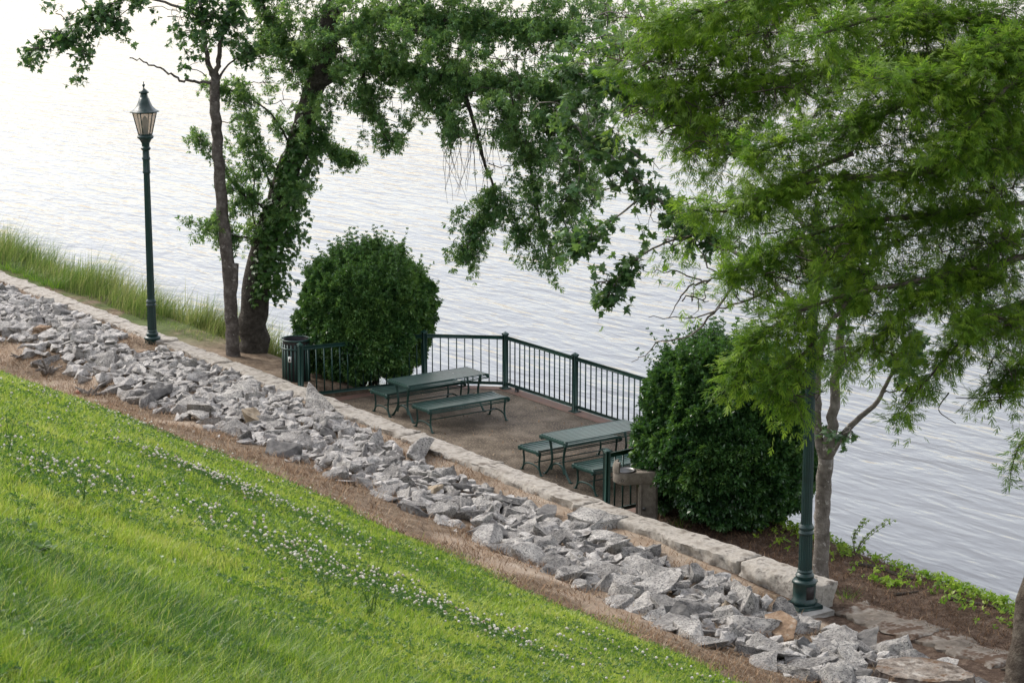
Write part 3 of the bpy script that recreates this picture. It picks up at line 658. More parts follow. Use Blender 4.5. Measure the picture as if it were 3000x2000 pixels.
# ------------------------------------------------------------------ rocks of the bank
def rock_mesh(seed):
    r = np.random.default_rng(seed+100); bm = bmesh.new()
    P = r.uniform(-1, 1, (12, 3)); ax_ = r.integers(0, 3, 12); P[np.arange(12), ax_] = np.sign(P[np.arange(12), ax_])*r.uniform(.8, 1, 12); P = P*np.array([1.0, r.uniform(.6, .85), r.uniform(.45, .7)])
    for p in P: bm.verts.new(p)
    h_ = bmesh.ops.convex_hull(bm, input=bm.verts)
    bmesh.ops.delete(bm, geom=list({g_ for g_ in h_['geom_interior']+h_['geom_unused'] if isinstance(g_, bmesh.types.BMVert)}), context='VERTS')
    bmesh.ops.dissolve_limit(bm, angle_limit=math.radians(14), verts=bm.verts, edges=bm.edges)
    bmesh.ops.bevel(bm, geom=list(bm.edges), offset=.018, segments=1, affect='EDGES', profile=.5)
    bmesh.ops.triangulate(bm, faces=bm.faces)
    for _ in range(3):
        es = [e for e in bm.edges if e.calc_length() > .16]
        if es: bmesh.ops.subdivide_edges(bm, edges=es, cuts=1); bmesh.ops.triangulate(bm, faces=[f for f in bm.faces if len(f.verts) > 3])
    bm.normal_update(); V = np.array([v.co for v in bm.verts]); Nn = np.array([v.normal for v in bm.verts])
    d = (vn(V+seed*5, 2.0, seed, 2)-.5)*.16+(vn(V+seed*3, 5, seed+5, 3)-.5)*.10
    V = V+Nn*d[:, None]
    V = V/np.abs(V).max(0).max()
    for v, c in zip(bm.verts, V): v.co = c
    me = bpy.data.meshes.new('rock'); bm.to_mesh(me); bm.free()
    for p in me.polygons: p.use_smooth = True
    me.set_sharp_from_angle(angle=math.radians(28)); return me
ROCK = [rock_mesh(k) for k in range(20)]
ROCKV = [(np.array([v.co[:] for v in m.vertices]), np.array([p.vertices[:] for p in m.polygons])) for m in ROCK]
RMAT = {}
for mk in ('granite', 'granite_tan', 'granite_rust', 'granite_dark', 'brick_red'):
    for k, me in enumerate(ROCK):
        if mk == 'granite': me.materials.append(M[mk]); RMAT[mk, k] = me
        elif k < 6: m2 = me.copy(); m2.materials[0] = M[mk]; RMAT[mk, k] = m2
GRES = .06; GT0, GS0 = -13.0, 0.0
gt = np.arange(GT0, 34, GRES); gs = np.arange(GS0, 5.5, GRES); HT = height(*np.meshgrid(gt, gs, indexing='ij'))
def settle(t, s, r, hgt, sink):
    i = int((t-GT0)/GRES); j = int((s-GS0)/GRES); q = max(1, int(r*.8/GRES)); i0, i1, j0, j1 = max(0, i-q), i+q+1, max(0, j-q), j+q+1
    pt = HT[i0:i1, j0:j1]
    if pt.size == 0: return None
    base = float(np.quantile(pt, .4)); zc_ = base+hgt*(1-sink)
    a, b = np.meshgrid(gt[i0:i1]-t, gs[j0:j1]-s, indexing='ij'); dd = (a*a+b*b)/(r*r)
    HT[i0:i1, j0:j1] = np.maximum(pt, np.where(dd < .9, zc_+hgt*.75*np.sqrt(np.clip(1-dd, 0, 1))-.05, -9)); return zc_
def near_edge(t): return np.interp(t, [-12, -6, -3, -1, 2, 4, 7, 9, 12, 16, 34], [.45, .6, .75, .9, 1.0, 1.05, .9, .7, .65, .72, .8])
def far_edge(t): return np.interp(t, [-12, -8, -5, -3, 0, 2, 4, 8, 14, 20, 34], [1.6, 2.0, 2.6, 2.75, 2.5, 2.15, 2.3, 2.4, 2.05, 1.85, 1.7])
cands = []
placed = []
FIX = [  # t, s, size, material, flat, label : rocks one can single out
    (6.2, .78, .36, 'granite', 1.0, 'large squared grey granite block standing against the stone wall beside the deck', 5),
    (1.25, .62, .36, 'granite', .8, 'triangular grey granite rock leaning on the stone wall below the drinking fountain', 2),
    (10.1, .55, .40, 'granite', .75, 'pointed grey granite rock tipped onto the wall beside the trash can', 7),
    (10.2, 2.0, .27, 'granite_tan', .95, 'tan squared boulder with a rusty foot among the grey rocks below the trash can', 1),
    (-4.1, 1.55, .66, 'granite', .34, 'broad flat grey slab carrying a rust-brown stone below the near lamp post', 3),
  (-4.15, 1.55, .30, 'granite_rust', .3, 'thin rust-brown stone lying on the broad flat slab', 1),
    (16.5, 1.15, .19, 'granite_rust', .8, 'small orange-brown rock in the grey riprap near the far lamp post', 2),
    (20.5, 1.7, .2, 'granite_rust', .7, 'brown stained rock in the riprap at the far end of the bank', 0),
]
for (t, s, r, mk, fl, lab, idx) in FIX:
    z = settle(t, s, r, r*.5*fl, .25); placed.append((t, s, r, mk, fl, lab, idx, z))
tries = 0; pts = []
while len(pts) < 2700 and tries < 100000:
    tries += 1
    big = len(pts) < 800 and tries < 34000
    t = rng.uniform(-11, 30); a, b = float(near_edge(t)), float(far_edge(t)); b += .3*rng.random()**3*rng.choice([0, 1, 2.5]); s = rng.uniform(a, b)
    r = rng.uniform(.181, .255) if big else rng.uniform(.06, .16)
    if big and rng.random() < .2: r = rng.uniform(.255, .36)
    if big: r *= float(np.interp(t, [-6, 0, 4, 9], [1.28, 1.16, .98, .92])); r = max(r, .181)
    ok = True
    if t > -4.0 and t < -2.4 and s < .85: ok = False
    if (t+6.5)**2+((s-1.4)*1.15)**2 < (.62+r)**2: ok = False                      # room for the stump
    if abs(t-17.3) < .75 and .1 < s < 1.15: ok = False
    if not ok: continue
    kk = .56 if big else .42
    for (tt, ss, rr) in pts[:] if big else pts[-260:]:
        if (t-tt)**2+(s-ss)**2 < (kk*(r+rr))**2: ok = False; break
    if ok:
        for q in placed[:8]:
            if (t-q[0])**2+(s-q[1])**2 < (.75*(r+q[2]))**2: ok = False; break
    if ok: pts.append((t, s, r))
bigs = [p for p in pts if p[2] > .18]; smalls = [p for p in pts if p[2] <= .18]
zones = [(-99, -4.6, 'beside the tree stump'), (-4.6, -2.2, 'by the near lamp post'), (-2.2, -.4, 'below the free end of the wall'), (-.4, 1.6, 'below the drinking fountain'), (1.6, 3.6, 'below the near picnic table'), (3.6, 6, 'below the gap between the tables'), (6, 8, 'beside the squared block'), (8, 10, 'below the far picnic table'), (10, 12, 'below the trash can'), (12, 14.4, 'below the far round shrub'), (14.4, 16.6, 'below the slender grey trunk'), (16.6, 18.6, 'around the far lamp post'), (18.6, 22, 'just past the far lamp post'), (22, 99, 'at the far end of the bank')]
def rock_obj(t, s, z, r, mk, idx, fl, label, group=None):
    o = bpy.data.objects.new('rock', RMAT[mk, idx]); COL.objects.link(o)
    o.location = T(t, s, z); o.scale = (r*1.12, r*1.12, r*1.12*fl*1.25 if fl < 1 else r*1.12)
    o.rotation_euler = (rng.normal(0, .22), rng.normal(0, .22), rng.uniform(0, 6.28)); tag(o, label, 'rock', group); return o
for (t, s, r, mk, fl, lab, idx, z) in placed: rock_obj(t, s, z, r, mk, idx, fl, lab, 'grey rocks heaped along the stone wall')
bigs.sort(key=lambda p: -p[2]/np.linalg.norm(T(p[0], p[1])-CAM)); order = {id(p): k for k, p in enumerate(bigs)}
rest = MB()
def rub(t, s, z, r, fl=.8):
    k = rng.integers(0, 20); v, f = ROCKV[k]; e = Matrix.Rotation(rng.uniform(0, 6.28), 3, 'Z') @ Matrix.Rotation(rng.normal(0, .5), 3, 'X')
    rest.add((v*np.array([r, r, r*fl])) @ np.array(e).T+T(t, s, z), f)
seq = sorted(range(len(bigs)), key=lambda k: rng.random())
for k in seq:
    t, s, r = bigs[k]; fl = rng.uniform(.5, 1.0)*(1.0 if r < .27 else .9); z = settle(t, s, r, r*.40*fl, .42)
    if z is None: continue
    if k < 293:
        q = rng.random(); mk = 'granite' if q < .93 else ('granite_dark' if q < .99 else 'granite_tan')
        zn = [zz[2] for zz in zones if zz[0] <= t < zz[1]][0]
        a_, b_ = float(near_edge(t)), float(far_edge(t)); f = (s-a_)/(b_-a_)
        row = 'on the wall side' if f < .3 else ('in mid heap' if f < .68 else 'on the lawn side')
        lab = ('large' if r > .28 else 'medium' if r > .215 else 'small')+(' flat ' if fl < .62 else ' blocky ' if fl > .8 else ' wedge-shaped ')+{'granite': 'grey granite rock ', 'granite_dark': 'dark grey rock ', 'granite_tan': 'tan rock '}[mk]+row+', '+zn
        rock_obj(t, s, z, r, mk, int(rng.integers(0, 20 if mk == 'granite' else 6)), fl, lab, 'rocks '+zn)
    else: rub(t, s, z, r, fl)
for (t, s, r) in smalls:
    z = settle(t, s, r, r*.5, .3)
    if z is not None: rub(t, s, z, r)
for _ in range(420):                                                    # crumbs thinning out into the dirt
    t = rng.uniform(-11, 30); s = float(far_edge(t))+abs(rng.normal(0, .35))-.1; r = rng.uniform(.02, .07); rub(t, s, hz(t, s)+r*.2, r)
tag(rest.build('rubble', M['granite_small'], smooth=True, auto=28), 'small broken granite pieces filling the gaps between the rocks', 'rubble', kind='stuff')

# ------------------------------------------------------------------ stumps, root clumps, bricks, sticks
def stump(name, label, t, s, r, h, seed, flat=False, rz=0):
    th = np.arange(144)*2*math.pi/144; ring = np.stack([np.cos(th), np.sin(th)], -1)
    rr = r*(1+.5*(vn(ring*1.3+seed, 1.0, seed, 2)-.5)+.10*(vn(ring*5+seed, 1.0, seed+3, 2)-.5))
    vs = []; fs = []
    lv = [(1.16, -.12), (1.06, h*.35), (1.0, h*.8), (.98, h-.01), (.955, h), (.7, h+.004), (.45, h-.006), (.2, h-.012)]
    for k, (a, z) in enumerate(lv):
        rad = rr*a
        if k < 4: rad = rad*(1-.075*np.abs(np.sin(th*13+5*vn(ring*3, 1, 2, 2)))*(1.3-k*.2)+.05*(vn(ring*9, 1, 9, 2)-.5))
        zz = z+(.02*(vn(ring*3*a+seed, 1, 5, 3)-.5) if k > 3 else 0)
        vs.append(np.stack([rad*ring[:, 0], rad*ring[:, 1]*.75, np.broadcast_to(zz, th.shape)], -1))
    i = np.arange(len(lv)-1)[:, None]*144; j = np.arange(144)[None]; jn = (j+1) % 144
    f = np.stack([i+j, i+jn, i+144+jn, i+144+j], -1).reshape(-1, 4)
    m = MB().add(np.concatenate(vs), f); m.c.append((np.zeros((0, 3)), np.array([[(len(lv)-1)*144+k for k in range(144)]]), np.zeros(0)))
    o = m.build(name, M['wood_old'], smooth=True, auto=35); o.location = T(t, s, hz(t, s)-.02); o.rotation_euler = (0, 0, rz); return tag(o, label, 'stump')
stump('tree_stump', 'wide weathered grey tree stump with a flat sawn top among the near rocks', -6.5, 1.2, .60, .26, 4, rz=.6)
ts_ = hit(60, 770); stump('tree_stump', 'low flat grey stump half hidden in grass at the far left bank', ts_[0], ts_[1], .55, .12, 9, rz=.3)
def roots(label, px, py, sz, seed):
    t, s = hit(px, py); r = np.random.default_rng(seed); m = MB(); z = hz(t, s)
    for k in range(9):
        a = r.uniform(0, 6.28); l = sz*r.uniform(.5, 1.0); p0 = np.array([r.normal(0, sz*.15), r.normal(0, sz*.15), sz*.1]); d = np.array([math.cos(a), math.sin(a), r.uniform(.0, .7)])
        P = crom([p0, p0+d*l*.5+r.normal(0, .05*sz, 3), p0+d*l+r.normal(0, .15*sz, 3)], 9); m.tube(P, np.linspace(.16, .05, 9)*sz*(1+.25*r.normal(size=9)), 7)
    o = m.build('root_clump', M['bark_grey'], smooth=True, auto=40); o.location = T(t, s, z); tag(o, label, 'root')
roots('gnarled dead root clump lying on the brown dirt strip, the largest', 145, 1095, .42, 1)
roots('small dead root clump beside the broken red brick on the dirt strip', 262, 1160, .28, 2)
roots('upright dead root stub at the edge of the grey rocks', 58, 1050, .22, 3)
for k, (px, py, lab) in enumerate(((225, 1152, 'broken red brick lying beside the root clump on the dirt'), (760, 1240, 'brick fragment wedged between the grey rocks'))):
    t, s = hit(px, py); o = bpy.data.objects.new('brick', RMAT['brick_red', k]); COL.objects.link(o); o.location = T(t, s, float(HT[int((t-GT0)/GRES), min(int(s/GRES), HT.shape[1]-1)])+.02 if s < 5 else hz(t, s)+.03); o.scale = (.16, .12, .09); tag(o, lab, 'brick')

# ------------------------------------------------------------------ trees
OAK = Tree('oak', .096, 26, .019, .38, .065, .6, .24, .05, .45); OAK.bk, OAK.bl = 9.5, .46
ob = at(735, 1030, 46.5)
tr2 = OAK.limb([(735, 1045, 46.5), (745, 900, 46.5), (775, 720, 46.4), (830, 540, 46.2), (885, 380, 46.0), (925, 250, 45.8), (960, 120, 45.6), (985, -60, 45.4)], .34, .17, n=40, sides=16, wob=.045)
OAK.limb([(925, 250, 45.8), (1060, 190, 45.3), (1220, 215, 44.8), (1400, 240, 44.3), (1560, 250, 44.0), (1680, 280, 43.8)], .13, .03, .8, .2)
OAK.limb([(960, 120, 45.6), (1130, 40, 45.0), (1300, 60, 44.4), (1480, 70, 44.0), (1640, 90, 43.6)], .12, .03, .8, .2)
OAK.limb([(985, -60, 45.4), (1150, -120, 45), (1400, -140, 44.5), (1650, -120, 44)], .11, .03, .9, .2)
OAK.limb([(1400, 240, 44.3), (1480, 330, 44.0), (1540, 450, 43.8), (1570, 580, 43.7), (1590, 700, 43.6), (1600, 760, 43.6)], .05, .008, .6, .12, .55)
OAK.limb([(1350, 230, 44.4), (1390, 370, 44.0), (1420, 480, 43.8), (1445, 560, 43.7), (1400, 650, 43.6), (1360, 740, 43.5)], .05, .008, .5, .62, .6)
OAK.limb([(1560, 250, 44.0), (1640, 400, 43.6), (1700, 520, 43.4), (1650, 620, 43.3), (1670, 700, 43.2)], .05, .008, .7, .1, .6)
OAK.limb([(1445, 560, 43.7), (1480, 620, 43.6), (1520, 700, 43.6)], .02, .006, .45, .1, .6)
OAK.limb([(925, 250, 45.8), (860, 160, 45.9), (800, 90, 46.0), (760, -20, 46.0)], .09, .02, .7, .2)
OAK.limb([(985, -60, 45.4), (880, -80, 45.6), (760, -100, 46)], .08, .02, .8, .1)
OAK.limb([(1060, 190, 45.3), (1080, 300, 45.0), (1120, 380, 44.8), (1140, 425, 44.7)], .04, .008, .4, .2)
OAK.limb([(900, 340, 46.0), (980, 440, 45.6), (1045, 475, 45.4)], .03, .006, .28, .3)
OAK.limb([(1220, 215, 44.8), (1290, 310, 44.4), (1330, 390, 44.2)], .04, .008, .5, .1)
for b in ((860, 100, 46, 110, 100), (1010, 70, 45.2, 150, 95), (1010, 240, 45, 130, 90), (1170, 120, 44.8, 150, 90), (1170, 290, 44.6, 120, 75), (1340, 170, 44.2, 140, 100),
          (1400, 60, 44.4, 150, 80), (1420, 320, 43.8, 120, 100), (1540, 170, 43.6, 140, 130), (1520, 380, 43.4, 120, 110), (1660, 120, 43.6, 130, 130), (1690, 320, 43.2, 130, 130),
          (1650, 480, 43.2, 110, 100), (1750, 250, 43.0, 120, 130), (1760, 420, 43.0, 90, 90), (1560, 620, 43.6, 60, 70), (1270, 20, 44.6, 130, 60), (760, 60, 46.2, 60, 90), (930, 0, 45.6, 150, 60),
          (1560, 30, 44.4, 160, 70), (1720, 10, 44.2, 150, 80), (1200, -10, 44.8, 150, 60), (1120, 200, 45.6, 140, 70), (1300, 250, 45.0, 120, 70), (1600, 250, 44.6, 130, 90), (1440, 190, 45.0, 120, 80)): OAK.blob(*b, dens=rng.uniform(.7, 1.25))
# leafy shoots on and beside the trunk
for p in ([(810, 590, 46.2), (770, 480, 46.0), (740, 380, 45.8), (700, 250, 45.6)], [(770, 740, 46.4), (740, 620, 46.2), (745, 500, 46.0), (700, 420, 45.9)], [(780, 700, 46.2), (680, 690, 46.0), (600, 660, 45.9), (560, 650, 45.9)],
          [(800, 620, 46.2), (700, 560, 46.0), (640, 460, 45.9), (580, 400, 45.8)], [(860, 440, 46.0), (790, 330, 45.9), (690, 270, 45.9), (620, 260, 45.9)], [(790, 650, 45.9), (850, 590, 45.7), (890, 560, 45.6)],
          [(745, 560, 46.0), (680, 610, 45.9), (620, 640, 45.9)], [(860, 450, 45.8), (940, 440, 45.6), (1010, 470, 45.5)]):
    OAK.limb(p, .03, .006, .46, .12, .42, sides=5)
for b in ((1780, 60, 43.5, 130, 110, 1.1), (1850, 180, 43.2, 100, 100, 1), (1800, 330, 43.2, 80, 90, 1), (1250, 90, 44.2, 160, 80, 1), (1080, 130, 44.4, 150, 80, 1), (1470, 280, 43.2, 130, 80, 1), (1600, 400, 43, 100, 90, 1), (1330, 350, 43.8, 100, 55, .8), (1180, 390, 44.2, 70, 40, .6), (1500, 480, 43.2, 90, 60, .8), (1740, 540, 43, 70, 70, .9), (1680, 590, 43, 70, 60, .8), (800, 60, 45.6, 90, 80, .9), (870, 200, 45.4, 90, 70, .9), (1560, 720, 43.4, 60, 45, .7), (1390, 640, 43.4, 45, 60, .5), (1360, 725, 43.5, 40, 35, .6), (1590, 760, 43.4, 40, 30, .8), (930, 250, 45.0, 90, 60), (955, 140, 44.8, 100, 70), (990, 40, 44.6, 110, 70), (880, 330, 45.2, 50, 35), (1080, 330, 44.8, 80, 50), (1000, 150, 44.6, 90, 80)): OAK.blob(*b)
OAK.blob(690, 350, 46, 70, 50, .3); OAK.blob(820, 300, 46, 55, 70, .4); OAK.blob(700, 480, 46, 60, 55, .25); OAK.blob(760, 250, 46, 70, 60, .5); OAK.blob(650, 660, 46, 65, 40, .3); OAK.blob(790, 170, 46, 80, 70, .6)
# bare hanging twigs
for k in range(26):
    x = rng.uniform(1310, 1450); y = rng.uniform(360, 420); OAK.limb([(x, y, 43.9), (x+rng.uniform(-25, 15), y+70, 43.8), (x+rng.uniform(-60, 40), y+rng.uniform(120, 210), 43.7)], .009, .003, sides=3, n=8, wob=.3)
OAK.done('oak_tree', 'leaning thick-trunked tree with a wide dark green crown arching over the river', ob, M['bark_dark'], M['oak'])

TH = Tree('maple', .115, 15, .05, .55, .07, .42, .22, .05, .5)
TH.bk, TH.bl = 11, .36
b1 = at(683, 1045, 45.8)
TH.limb([(685, 1060, 45.8), (680, 960, 45.8), (668, 780, 45.7), (650, 600, 45.6), (640, 470, 45.5), (632, 330, 45.4), (630, 235, 45.4)], .155, .10, n=36, sides=14, wob=.025)
TH.limb([(676, 900, 45.75), (686, 820, 45.7), (688, 772, 45.7)], .09, .085, n=6, sides=10)
TH.limb([(630, 240, 45.4), (612, 190, 45.3), (600, 120, 45.2), (590, 20, 45), (560, -80, 45)], .07, .03, .5, .5)
TH.limb([(630, 240, 45.4), (640, 180, 45.3), (650, 110, 45.2), (680, 0, 45)], .07, .03, .5, .5)
TH.limb([(626, 240, 45.4), (560, 240, 45.2), (500, 220, 45.1), (440, 190, 45.0), (380, 170, 44.9)], .035, .012, wob=.15)
TH.limb([(640, 235, 45.4), (660, 200, 45.4), (700, 165, 45.3), (735, 145, 45.2)], .03, .01, .3, .6)
TH.limb([(605, 225, 45.3), (570, 205, 45.2), (540, 200, 45.1), (590, 180, 45.1)], .012, .004, n=8, wob=.3)
TH.limb([(600, 60, 45.1), (520, 20, 45), (420, -5, 44.8), (330, 10, 44.6), (240, 60, 44.5), (190, 130, 44.5)], .035, .008, .38, .42, 1.1)
TH.limb([(330, 10, 44.6), (270, 90, 44.4), (240, 160, 44.4), (228, 225, 44.4)], .015, .005, .26, .1)
TH.limb([(240, 60, 44.5), (160, 100, 44.5), (110, 140, 44.5), (85, 170, 44.5)], .012, .004, .25, .2)
TH.limb([(420, -5, 44.8), (340, 60, 44.6), (370, 90, 44.5)], .012, .004, .2, .5)
for b in ((480, 30, 44.9, 60, 40, .7), (590, 150, 45.2, 60, 35, .7), (700, 130, 45.1, 50, 50, .6), (330, 60, 44.5, 60, 40, .8), (210, 40, 44.5, 60, 40, .8), (130, 140, 44.5, 50, 30, .6), (230, 160, 44.4, 40, 40, .7), (540, 50, 45, 60, 50), (600, 90, 45, 70, 50), (660, 50, 45, 70, 55), (560, 110, 45.2, 45, 25), (250, 60, 44.4, 80, 50), (180, 100, 44.4, 55, 40), (290, 25, 44.6, 80, 40), (720, 80, 45.1, 50, 50), (610, 20, 45.2, 90, 40)): TH.blob(*b)
TH.done('maple_tree', 'slender grey-trunked tree with a cut side stem and sparse crown behind the far lamp post', b1, M['bark_mid'], M['maple'])

MA = Tree('maple', .115, 18, .055, .6, .06, .5, .24, .05, .5)
MA.bk, MA.bl = 9, .42
b3 = at(2405, 1685, 31.2)
MA.limb([(2405, 1700, 31.2), (2408, 1560, 31.2), (2412, 1450, 31.2), (2420, 1340, 31.1)], .118, .11, n=18, sides=16, wob=.015)
MA.limb([(2412, 1360, 31.1), (2395, 1260, 31.1), (2395, 1170, 31.0), (2400, 1050, 31.0), (2420, 960, 31)], .07, .045, n=16, sides=10)
MA.limb([(2422, 1340, 31.1), (2440, 1230, 31.0), (2452, 1080, 30.9), (2470, 930, 30.8), (2500, 760, 30.6), (2520, 560, 30.4)], .095, .04, .7, .5, n=24, sides=12)
MA.limb([(2425, 1345, 31.1), (2470, 1270, 31.0), (2530, 1215, 30.9), (2575, 1170, 30.8), (2610, 1100, 30.7), (2690, 1000, 30.5)], .06, .02, .4, .75, n=20, sides=10)
MA.limb([(2400, 1050, 31.0), (2330, 900, 31.5), (2200, 770, 32), (2050, 680, 32.5), (1900, 560, 33), (1780, 450, 33.2), (1680, 370, 33.4)], .05, .012, .55, .45)
MA.limb([(2470, 930, 30.8), (2380, 700, 31.5), (2200, 480, 32.3), (1980, 330, 33), (1780, 240, 33.4), (1650, 210, 33.6)], .05, .012, .55, .5)
MA.limb([(2050, 680, 32.5), (1930, 720, 32.6), (1840, 780, 32.6), (1790, 850, 32.6), (1770, 880, 32.6)], .02, .004, .24, .55)
MA.limb([(1900, 560, 33), (1800, 640, 33), (1720, 680, 33), (1690, 740, 33)], .02, .004, .28, .45)
for p in ([(2200, 770, 32), (2080, 820, 32.2), (1980, 800, 32.4), (1880, 790, 32.5)], [(2250, 850, 31.8), (2120, 900, 32), (2020, 930, 32.2), (1900, 930, 32.3)], [(2160, 830, 32), (2050, 960, 32.2), (1930, 1010, 32.4), (1850, 1060, 32.5)], [(2330, 900, 31.5), (2150, 840, 32), (2040, 720, 32.4), (1990, 640, 32.6)], [(2080, 820, 32.2), (2000, 860, 32.3), (1960, 930, 32.3)]):
    MA.limb(p, .022, .005, wob=.25)
for b in ((1830, 40, 33.8, 90, 70), (1880, 140, 33.6, 80, 70), (1750, 200, 33.8, 80, 60), (1680, 190, 33.6, 90, 55), (1640, 320, 33.4, 90, 50), (1760, 380, 33.2, 90, 60), (1720, 470, 33, 70, 45), (1800, 560, 33, 80, 55), (1900, 600, 32.8, 60, 60), (1870, 470, 33, 70, 60), (1780, 120, 33.6, 80, 60), (1720, 690, 33, 45, 25), (1775, 830, 32.6, 30, 40), (1990, 690, 32.4, 40, 40), (2490, 1265, 30.8, 25, 14)): MA.blob(*b, dens=.85)
MA.done('maple_tree', 'mottled grey multi-stemmed tree standing behind the near lamp post at the wall end', b3, M['bark_grey'], M['maple'])

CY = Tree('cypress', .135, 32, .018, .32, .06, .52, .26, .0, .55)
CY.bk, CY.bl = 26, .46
b4 = at(2985, 2030, 26.9)
CY.limb([(2985, 2080, 26.9), (3030, 1850, 26.9), (3095, 1500, 26.8), (3150, 1100, 26.7), (3190, 600, 26.6), (3220, 0, 26.5), (3240, -500, 26.4)], .29, .16, n=30, sides=18, wob=.04)
LIM = [
    ([(3080, 250, 26.6), (2920, 60, 26.2), (2850, 62, 26.0), (2720, 45, 25.8), (2550, 60, 25.5), (2380, 110, 25.3)], .07, .012, .8),
    ([(3070, 480, 26.6), (2800, 270, 26.0), (2680, 290, 25.7), (2545, 353, 25.5), (2380, 390, 25.4), (2200, 450, 25.4)], .06, .012, .8),
    ([(3065, 420, 26.6), (2808, 476, 25.6), (2638, 519, 25.3), (2425, 523, 25.2), (2272, 553, 25.2), (2149, 617, 25.3), (2020, 615, 25.4)], .07, .01, .6),
    ([(2500, 450, 25.3), (2366, 502, 25.3), (2272, 553, 25.4), (2180, 580, 25.4)], .03, .01, .4),
    ([(3060, 620, 26.6), (2978, 692, 26.4), (2723, 854, 26.4), (2587, 973, 26.5), (2480, 1050, 26.6)], .06, .012, .6),
    ([(3075, 200, 26.6), (2850, 150, 27.4), (2600, 180, 28), (2350, 220, 28.3), (2150, 260, 28.5), (1950, 310, 28.6)], .07, .012, .9),
    ([(3085, -100, 26.6), (2800, -60, 27.5), (2500, -20, 28), (2200, 40, 28.4), (2000, 110, 28.6), (1880, 190, 28.6)], .07, .012, .9),
    ([(3090, -250, 26.6), (2700, -160, 26.6), (2350, -60, 26.8), (2100, 20, 27), (1950, 60, 27.2)], .07, .012, .9),
    ([(3060, 560, 26.6), (2850, 620, 26.2), (2600, 640, 26), (2400, 680, 26), (2250, 740, 26), (2130, 800, 26)], .05, .01, .6),
    ([(3055, 700, 26.7), (2900, 780, 25.8), (2700, 820, 25.4), (2500, 860, 25.2), (2330, 920, 25.1), (2200, 1020, 25), (2160, 1130, 25)], .05, .008, .55),
    ([(2500, 860, 25.2), (2420, 960, 25), (2330, 1060, 24.9), (2250, 1130, 24.9), (2330, 1180, 24.9)], .03, .006, .35),
    ([(3050, 850, 26.7), (2950, 900, 26), (2860, 960, 25.6), (2780, 1040, 25.4), (2700, 1130, 25.3), (2640, 1210, 25.3)], .04, .006, .5),
    ([(3050, 900, 26.7), (2990, 940, 25.4), (2900, 920, 25), (2820, 950, 24.8)], .04, .006, .45),
    ([(3050, 1000, 26.7), (2990, 1060, 26), (2920, 1130, 25.8), (2870, 1160, 25.7)], .03, .006, .4),
    ([(3080, 150, 26.6), (2990, 230, 25.0), (2880, 330, 24.6), (2800, 420, 24.4)], .04, .008, .7),
    ([(3070, 350, 26.6), (3000, 420, 25.0), (2900, 440, 24.6), (2750, 430, 24.4)], .04, .008, .6),
    ([(3070, 100, 26.6), (2960, 120, 25.2), (2840, 200, 24.8), (2700, 240, 24.6), (2560, 230, 24.4)], .04, .008, .7),
    ([(3050, 1230, 26.7), (3000, 1290, 26.2), (2965, 1370, 26), (2958, 1420, 26)], .015, .004, .14),
    ([(3040, 1150, 26.7), (2900, 1165, 26.3), (2800, 1165, 26.2)], .012, .004, .0),
    ([(2780, 1150, 26), (2750, 1200, 26), (2800, 1240, 26)], .01, .004, .0),
]
LIM += [([(3190, 600, 26.6), (3400, 480, 26.3), (3650, 430, 26), (3900, 470, 25.8)], .07, .012, .9), ([(3200, 300, 26.6), (3420, 120, 27), (3700, 20, 27.3), (3950, 40, 27.4)], .07, .012, .9), ([(3220, 0, 26.5), (3380, -250, 26), (3560, -420, 25.6)], .06, .012, .9), ([(3180, 800, 26.6), (3350, 760, 25.6), (3560, 800, 25), (3720, 880, 24.8)], .05, .01, .8), ([(3240, -400, 26.5), (3150, -700, 26.5), (3080, -950, 26.4)], .1, .015, 1.0)]
for p, r0, r1, L in LIM:
    if p[0][0] > 3030: p[0] = (float(np.interp(p[0][1], [-500, 0, 600, 1100, 1500], [3240, 3220, 3190, 3150, 3095])), p[0][1], p[0][2])
    CY.limb(p, r0, r1, L, .22, 1.0)
